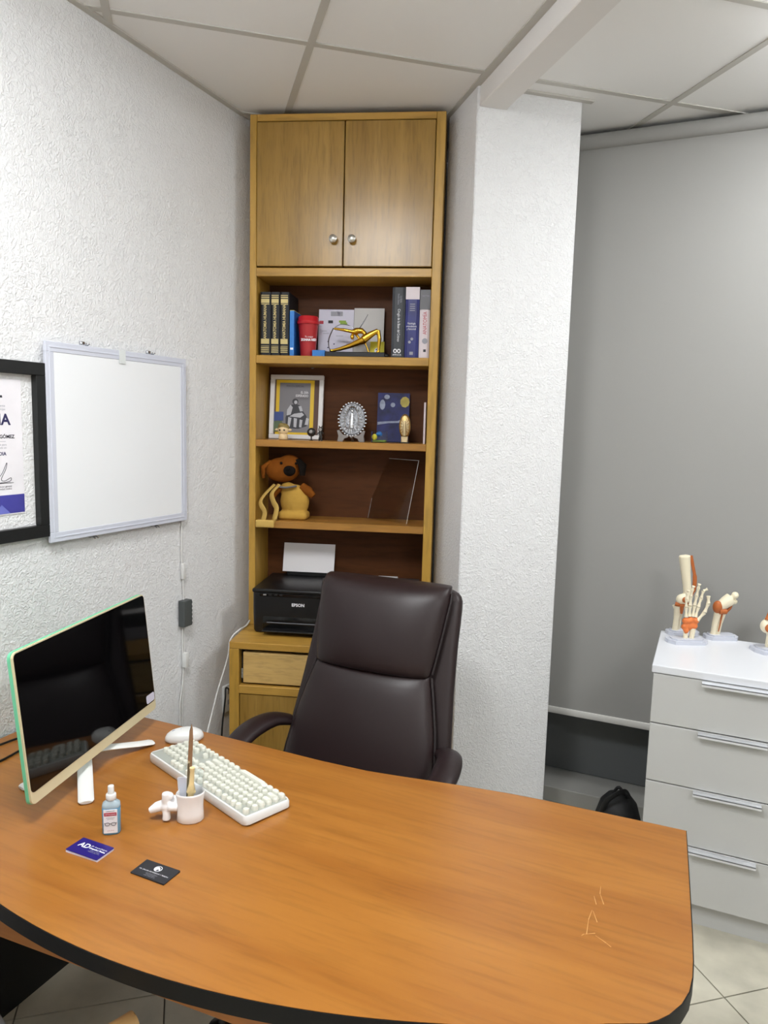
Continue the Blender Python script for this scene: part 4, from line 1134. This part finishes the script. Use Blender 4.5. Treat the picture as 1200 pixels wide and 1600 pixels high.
g = G(); g.tube([(.008 * math.cos(2 * PI * k / 20), .0085 + .008 * math.sin(2 * PI * k / 20), h) for k in range(20)], .0007, 5, closed=True)
g.add([(-.006, .004, h), (-.002, .002, h), (.001, .008, h), (.006, .004, h), (.004, .011, h), (-.002, .0145, h), (-.007, .010, h)], [(0, 1, 2, 3, 4, 5, 6)])
g.build('logo', 'white_ink', t)
text(t, 'DR. CIRUGÍA ORTOPÉDICA Y TRAUMA', .0042, (0, -.005, h), 'white_ink', FLAT)
text(t, 'Consultorio Médico\nCitas al teléfono\nwww.ortopedia.mx', .0036, (0, -.0145, h), 'grey_ink', FLAT)

# ------------------------------------------------------------------ joint models on the chest (local x = rightwards, y = away)
MR = rad(24); ZT = .893
def base_slab(t, w, d, h=.013):
    pl = [(-w, -d * .3), (-w * .75, -d), (w * .75, -d), (w, -d * .3), (w, d * .6), (w * .85, d), (-w * .85, d), (-w, d * .6)]
    G().prism(pl, 0, h).build('base', 'plinth_white', t)
    G().prism([(x * .8, y * .8) for x, y in pl], h, h + .005).build('base_step', 'plinth_white', t)
t = thing('knee_model', 'tall knee joint model at the back of the chest', 'anatomy model', (-.062, 2.875, ZT), MR)
t.location = (-.048, 2.935, ZT)
base_slab(t, .060, .030)
g = G(); g.tube(catmull([(.012, 0, .305), (.020, 0, .25), (.030, 0, .19), (.034, 0, .155), (.024, 0, .135)], 5), [.0215 - .006 * min(1, k / 9) + (.012 * max(0, k - 14) / 6) for k in range(21)], 16)
g.ball((.012, -.008, .138), (.022, .02, .021)); g.ball((.036, .006, .140), (.02, .02, .02))
g.build('femur', 'bone', t, remesh=.003, iters=4).location.x = -.028
g = G(); g.tube([(.002, 0, .112), (.004, 0, .095), (.0, 0, .06), (-.002, 0, .017)], [.020, .016, .0105, .0115], 14); g.tube([(.022, .012, .105), (.018, .01, .06), (.014, .008, .017)], [.008, .0055, .006], 10)
g.build('tibia', 'bone', t, 70).location.x = -.028
g = G(); g.tube(catmull([(.034, -.006, .306), (.044, -.004, .27), (.056, -.002, .225), (.058, 0, .185), (.052, 0, .15)], 5), [.006] * 10 + [.008] * 8 + [.004] * 3, 10, .5)
g.ball((.016, -.026, .140), (.011, .006, .011)); g.tube([(-.012, -.006, .120), (.012, -.016, .116), (.036, -.008, .118)], [.008, .009, .008], 10); g.tube([(.008, -.022, .118), (.010, -.018, .085)], [.008, .004], 10)
g.build('ligament', 'ligament_d', t, 70).location.x = -.028
t = thing('hand_model', 'hand skeleton model with orange wrist in front of the knee model', 'anatomy model', (-.045, 2.835, ZT), MR)
t.location = (-.030, 2.825, ZT)
base_slab(t, .072, .034)
g = G(); g.tube([(-.006, 0, .016), (-.008, 0, .05)], [.0085, .008], 12); g.tube([(.016, 0, .016), (.018, 0, .055)], [.009, .011], 12); g.build('forearm_bone', 'bone', t, 70)
g = G()
for cx, cz, rr in ((-.012, .060, .013), (.006, .062, .014), (.022, .064, .013), (-.010, .082, .013), (.008, .084, .014), (.026, .084, .013), (-.006, .045, .010)):
    g.ball((cx, 0, cz), (rr, .012, rr))
g.tube([(-.012, -.004, .06), (-.008, -.006, .036)], [.008, .006], 10)
g.build('wrist_ligament', 'ligament', t, remesh=.003, iters=2)
fing = {'finger': [((-.010, 0, .095), (-.013, -.002, .135), (-.015, -.003, .165), (-.014, -.005, .185), (-.012, -.008, .197)),
                   ((.002, 0, .098), (.001, -.002, .140), (.001, -.003, .175), (.003, -.006, .200), (.005, -.010, .214)),
                   ((.014, 0, .098), (.018, 0, .140), (.022, -.002, .178), (.025, -.004, .206), (.026, -.008, .222)),
                   ((.024, 0, .096), (.032, 0, .135), (.040, -.001, .170), (.044, -.003, .196), (.058, -.006, .204))]}
for jt in fing['finger']:
    g = G()
    for a, b in zip(jt, jt[1:]):
        A, B = Vector(a), Vector(b); ln_ = (B - A).length
        k = .0060 if ln_ > .035 else .0052
        g.tube([A + (B - A) * f for f in (.04, .15, .5, .85, .96)], [k * 1.15, k, k * .68, k, k * 1.2], 10)
    g.build('finger', 'bone', t, 70)
g = G()
for a, b in (((.030, -.004, .085), (.052, -.01, .118)), ((.052, -.01, .118), (.062, -.012, .152)), ((.062, -.012, .152), (.060, -.012, .180))):
    A, B = Vector(a), Vector(b)
    g.tube([A + (B - A) * f for f in (.04, .15, .5, .85, .96)], [.0072, .0064, .0046, .0064, .0076], 10)
g.build('thumb', 'bone', t, 70)
t = thing('elbow_model', 'elbow joint model with bent upper bone beside the hand model', 'anatomy model', (.115, 2.965, ZT), MR)
t.location = (.085, 2.945, ZT)
base_slab(t, .060, .032)
g = G(); g.tube(catmull([(-.030, 0, .016), (-.026, 0, .06), (-.018, 0, .105)], 5), [.0115, .011, .0105, .0105, .0105, .011, .0115, .012, .013, .013, .013], 12)
g.tube(catmull([(-.014, 0, .016), (-.008, 0, .06), (.002, 0, .100)], 5), [.008] * 6 + [.009] * 5, 12); g.build('forearm_bone', 'bone', t, 70)
g = G(); g.tube([(-.012, 0, .125), (.010, 0, .143), (.026, 0, .155)], [.019, .023, .024], 14); g.ball((.036, -.006, .169), (.0135, .013, .0135)); g.ball((.038, .002, .143), (.013, .012, .011)); g.ball((-.016, 0, .122), (.02, .018, .02))
g.build('humerus', 'bone', t, remesh=.003, iters=3)
g = G(); g.ball((-.024, -.004, .122), (.017, .019, .024)); g.tube([(-.02, -.012, .108), (.006, -.014, .108)], [.011, .010], 10); g.tube([(.008, -.006, .105), (.022, -.004, .118), (.032, 0, .135)], [.006, .005, .004], 8); g.tube([(-.006, -.008, .105), (-.010, -.009, .07), (-.016, -.010, .03)], [.0035, .0025, .002], 8)
g.build('ligament', 'ligament_d', t, 70)
t = thing('shoulder_model', 'joint model with an orange-centred socket at the edge of the chest', 'anatomy model', (.30, 2.88, ZT), MR)
t.location = (.245, 2.855, ZT)
base_slab(t, .062, .045)
g = G(); g.tube([(.01, 0, .016), (.014, 0, .06), (.006, 0, .11)], [.010, .011, .016], 12); g.ball((-.002, -.006, .095), (.024, .02, .026)); g.tube([(0, 0, .11), (.02, 0, .15), (.05, 0, .17)], [.012, .012, .018], 12)
g.build('bone', 'bone', t, remesh=.003, iters=3).location.x = -.022
g = G(); g.ball((-.004, -.024, .092), (.014, .008, .015)); g.tube([(-.004, -.01, .118), (.004, -.008, .150)], [.010, .006], 10); g.build('ligament', 'ligament_d', t, 70).location.x = -.022

# ------------------------------------------------------------------ backpack
t = thing('backpack', 'black backpack on the floor between the blind and the chest', 'backpack', (-.222, 2.74, 0))
rings = []
for z, w, d in ((.0, .080, .085), (.015, .088, .095), (.12, .090, .098), (.20, .084, .092), (.255, .068, .078), (.285, .045, .055), (.300, .018, .025)):
    rings.append(sup(w, d, 0, 0, z, 32, 2.8))
G().loft(rings).build('body', 'backpack', t, 70)
G().loft([sup(w, .03, 0, -.095, z, 24, 2.6) for z, w in ((.01, .05), (.03, .07), (.13, .07), (.16, .05))]).build('front_pocket', 'backpack', t, 70)
G().tube(catmull([(-.05, -.06, .24), (-.035, -.085, .30), (0, -.075, .335), (.025, -.03, .325), (.04, .02, .27)], 6), .012, 10, .4).build('shoulder_strap', 'backpack', t, 60)
G().tube(catmull([(.02, -.07, .25), (.035, -.09, .20), (.04, -.10, .12)], 6), .012, 10, .4).build('shoulder_strap', 'backpack', t, 60)
G().tube(catmull([(-.02, .0, .295), (0, .0, .325), (.03, .0, .285)], 5), .006, 8).build('carry_loop', 'backpack', t, 60)

# ------------------------------------------------------------------ visitor chair on the near side of the desk
GRZ = rad(-19)
t = thing('visitor_chair', 'pale wood visitor chair with grey seat on the near side of the desk', 'chair', (-1.21, .822, 0), GRZ)
G().rbox(-.25, .25, -.38, .084, .41, .46, .018, 3).build('seat', 'guest_grey', t, 50)
G().rbox(-.24, .24, -.43, -.39, .50, .86, .018, 3).build('backrest', 'guest_grey', t, 50)
for sx in (-1, 1):
    G().tube(catmull([(sx * .285, -.44, .572), (sx * .285, -.1, .582), (sx * .285, .17, .580), (sx * .285, .188, .580)], 5), [.020] * 15 + [.016], 16, .85).build('armrest', 'guest_wood', t, 60)
    G().tube([(sx * .285, .02, 0), (sx * .285, .03, .575)], [.016, .02], 12).build('leg', 'guest_wood', t, 60)
    G().tube([(sx * .285, -.46, 0), (sx * .285, -.41, .45), (sx * .27, -.425, .84)], [.016, .02, .016], 12).build('leg', 'guest_wood', t, 60)
    G().tube([(sx * .285, -.41, .40), (sx * .285, .03, .40)], .014, 10).build('stretcher', 'guest_wood', t, 60)
for y in (-.41, .03):
    G().tube([(-.285, y, .395), (.285, y, .395)], .013, 10).build('stretcher', 'guest_wood', t, 60)
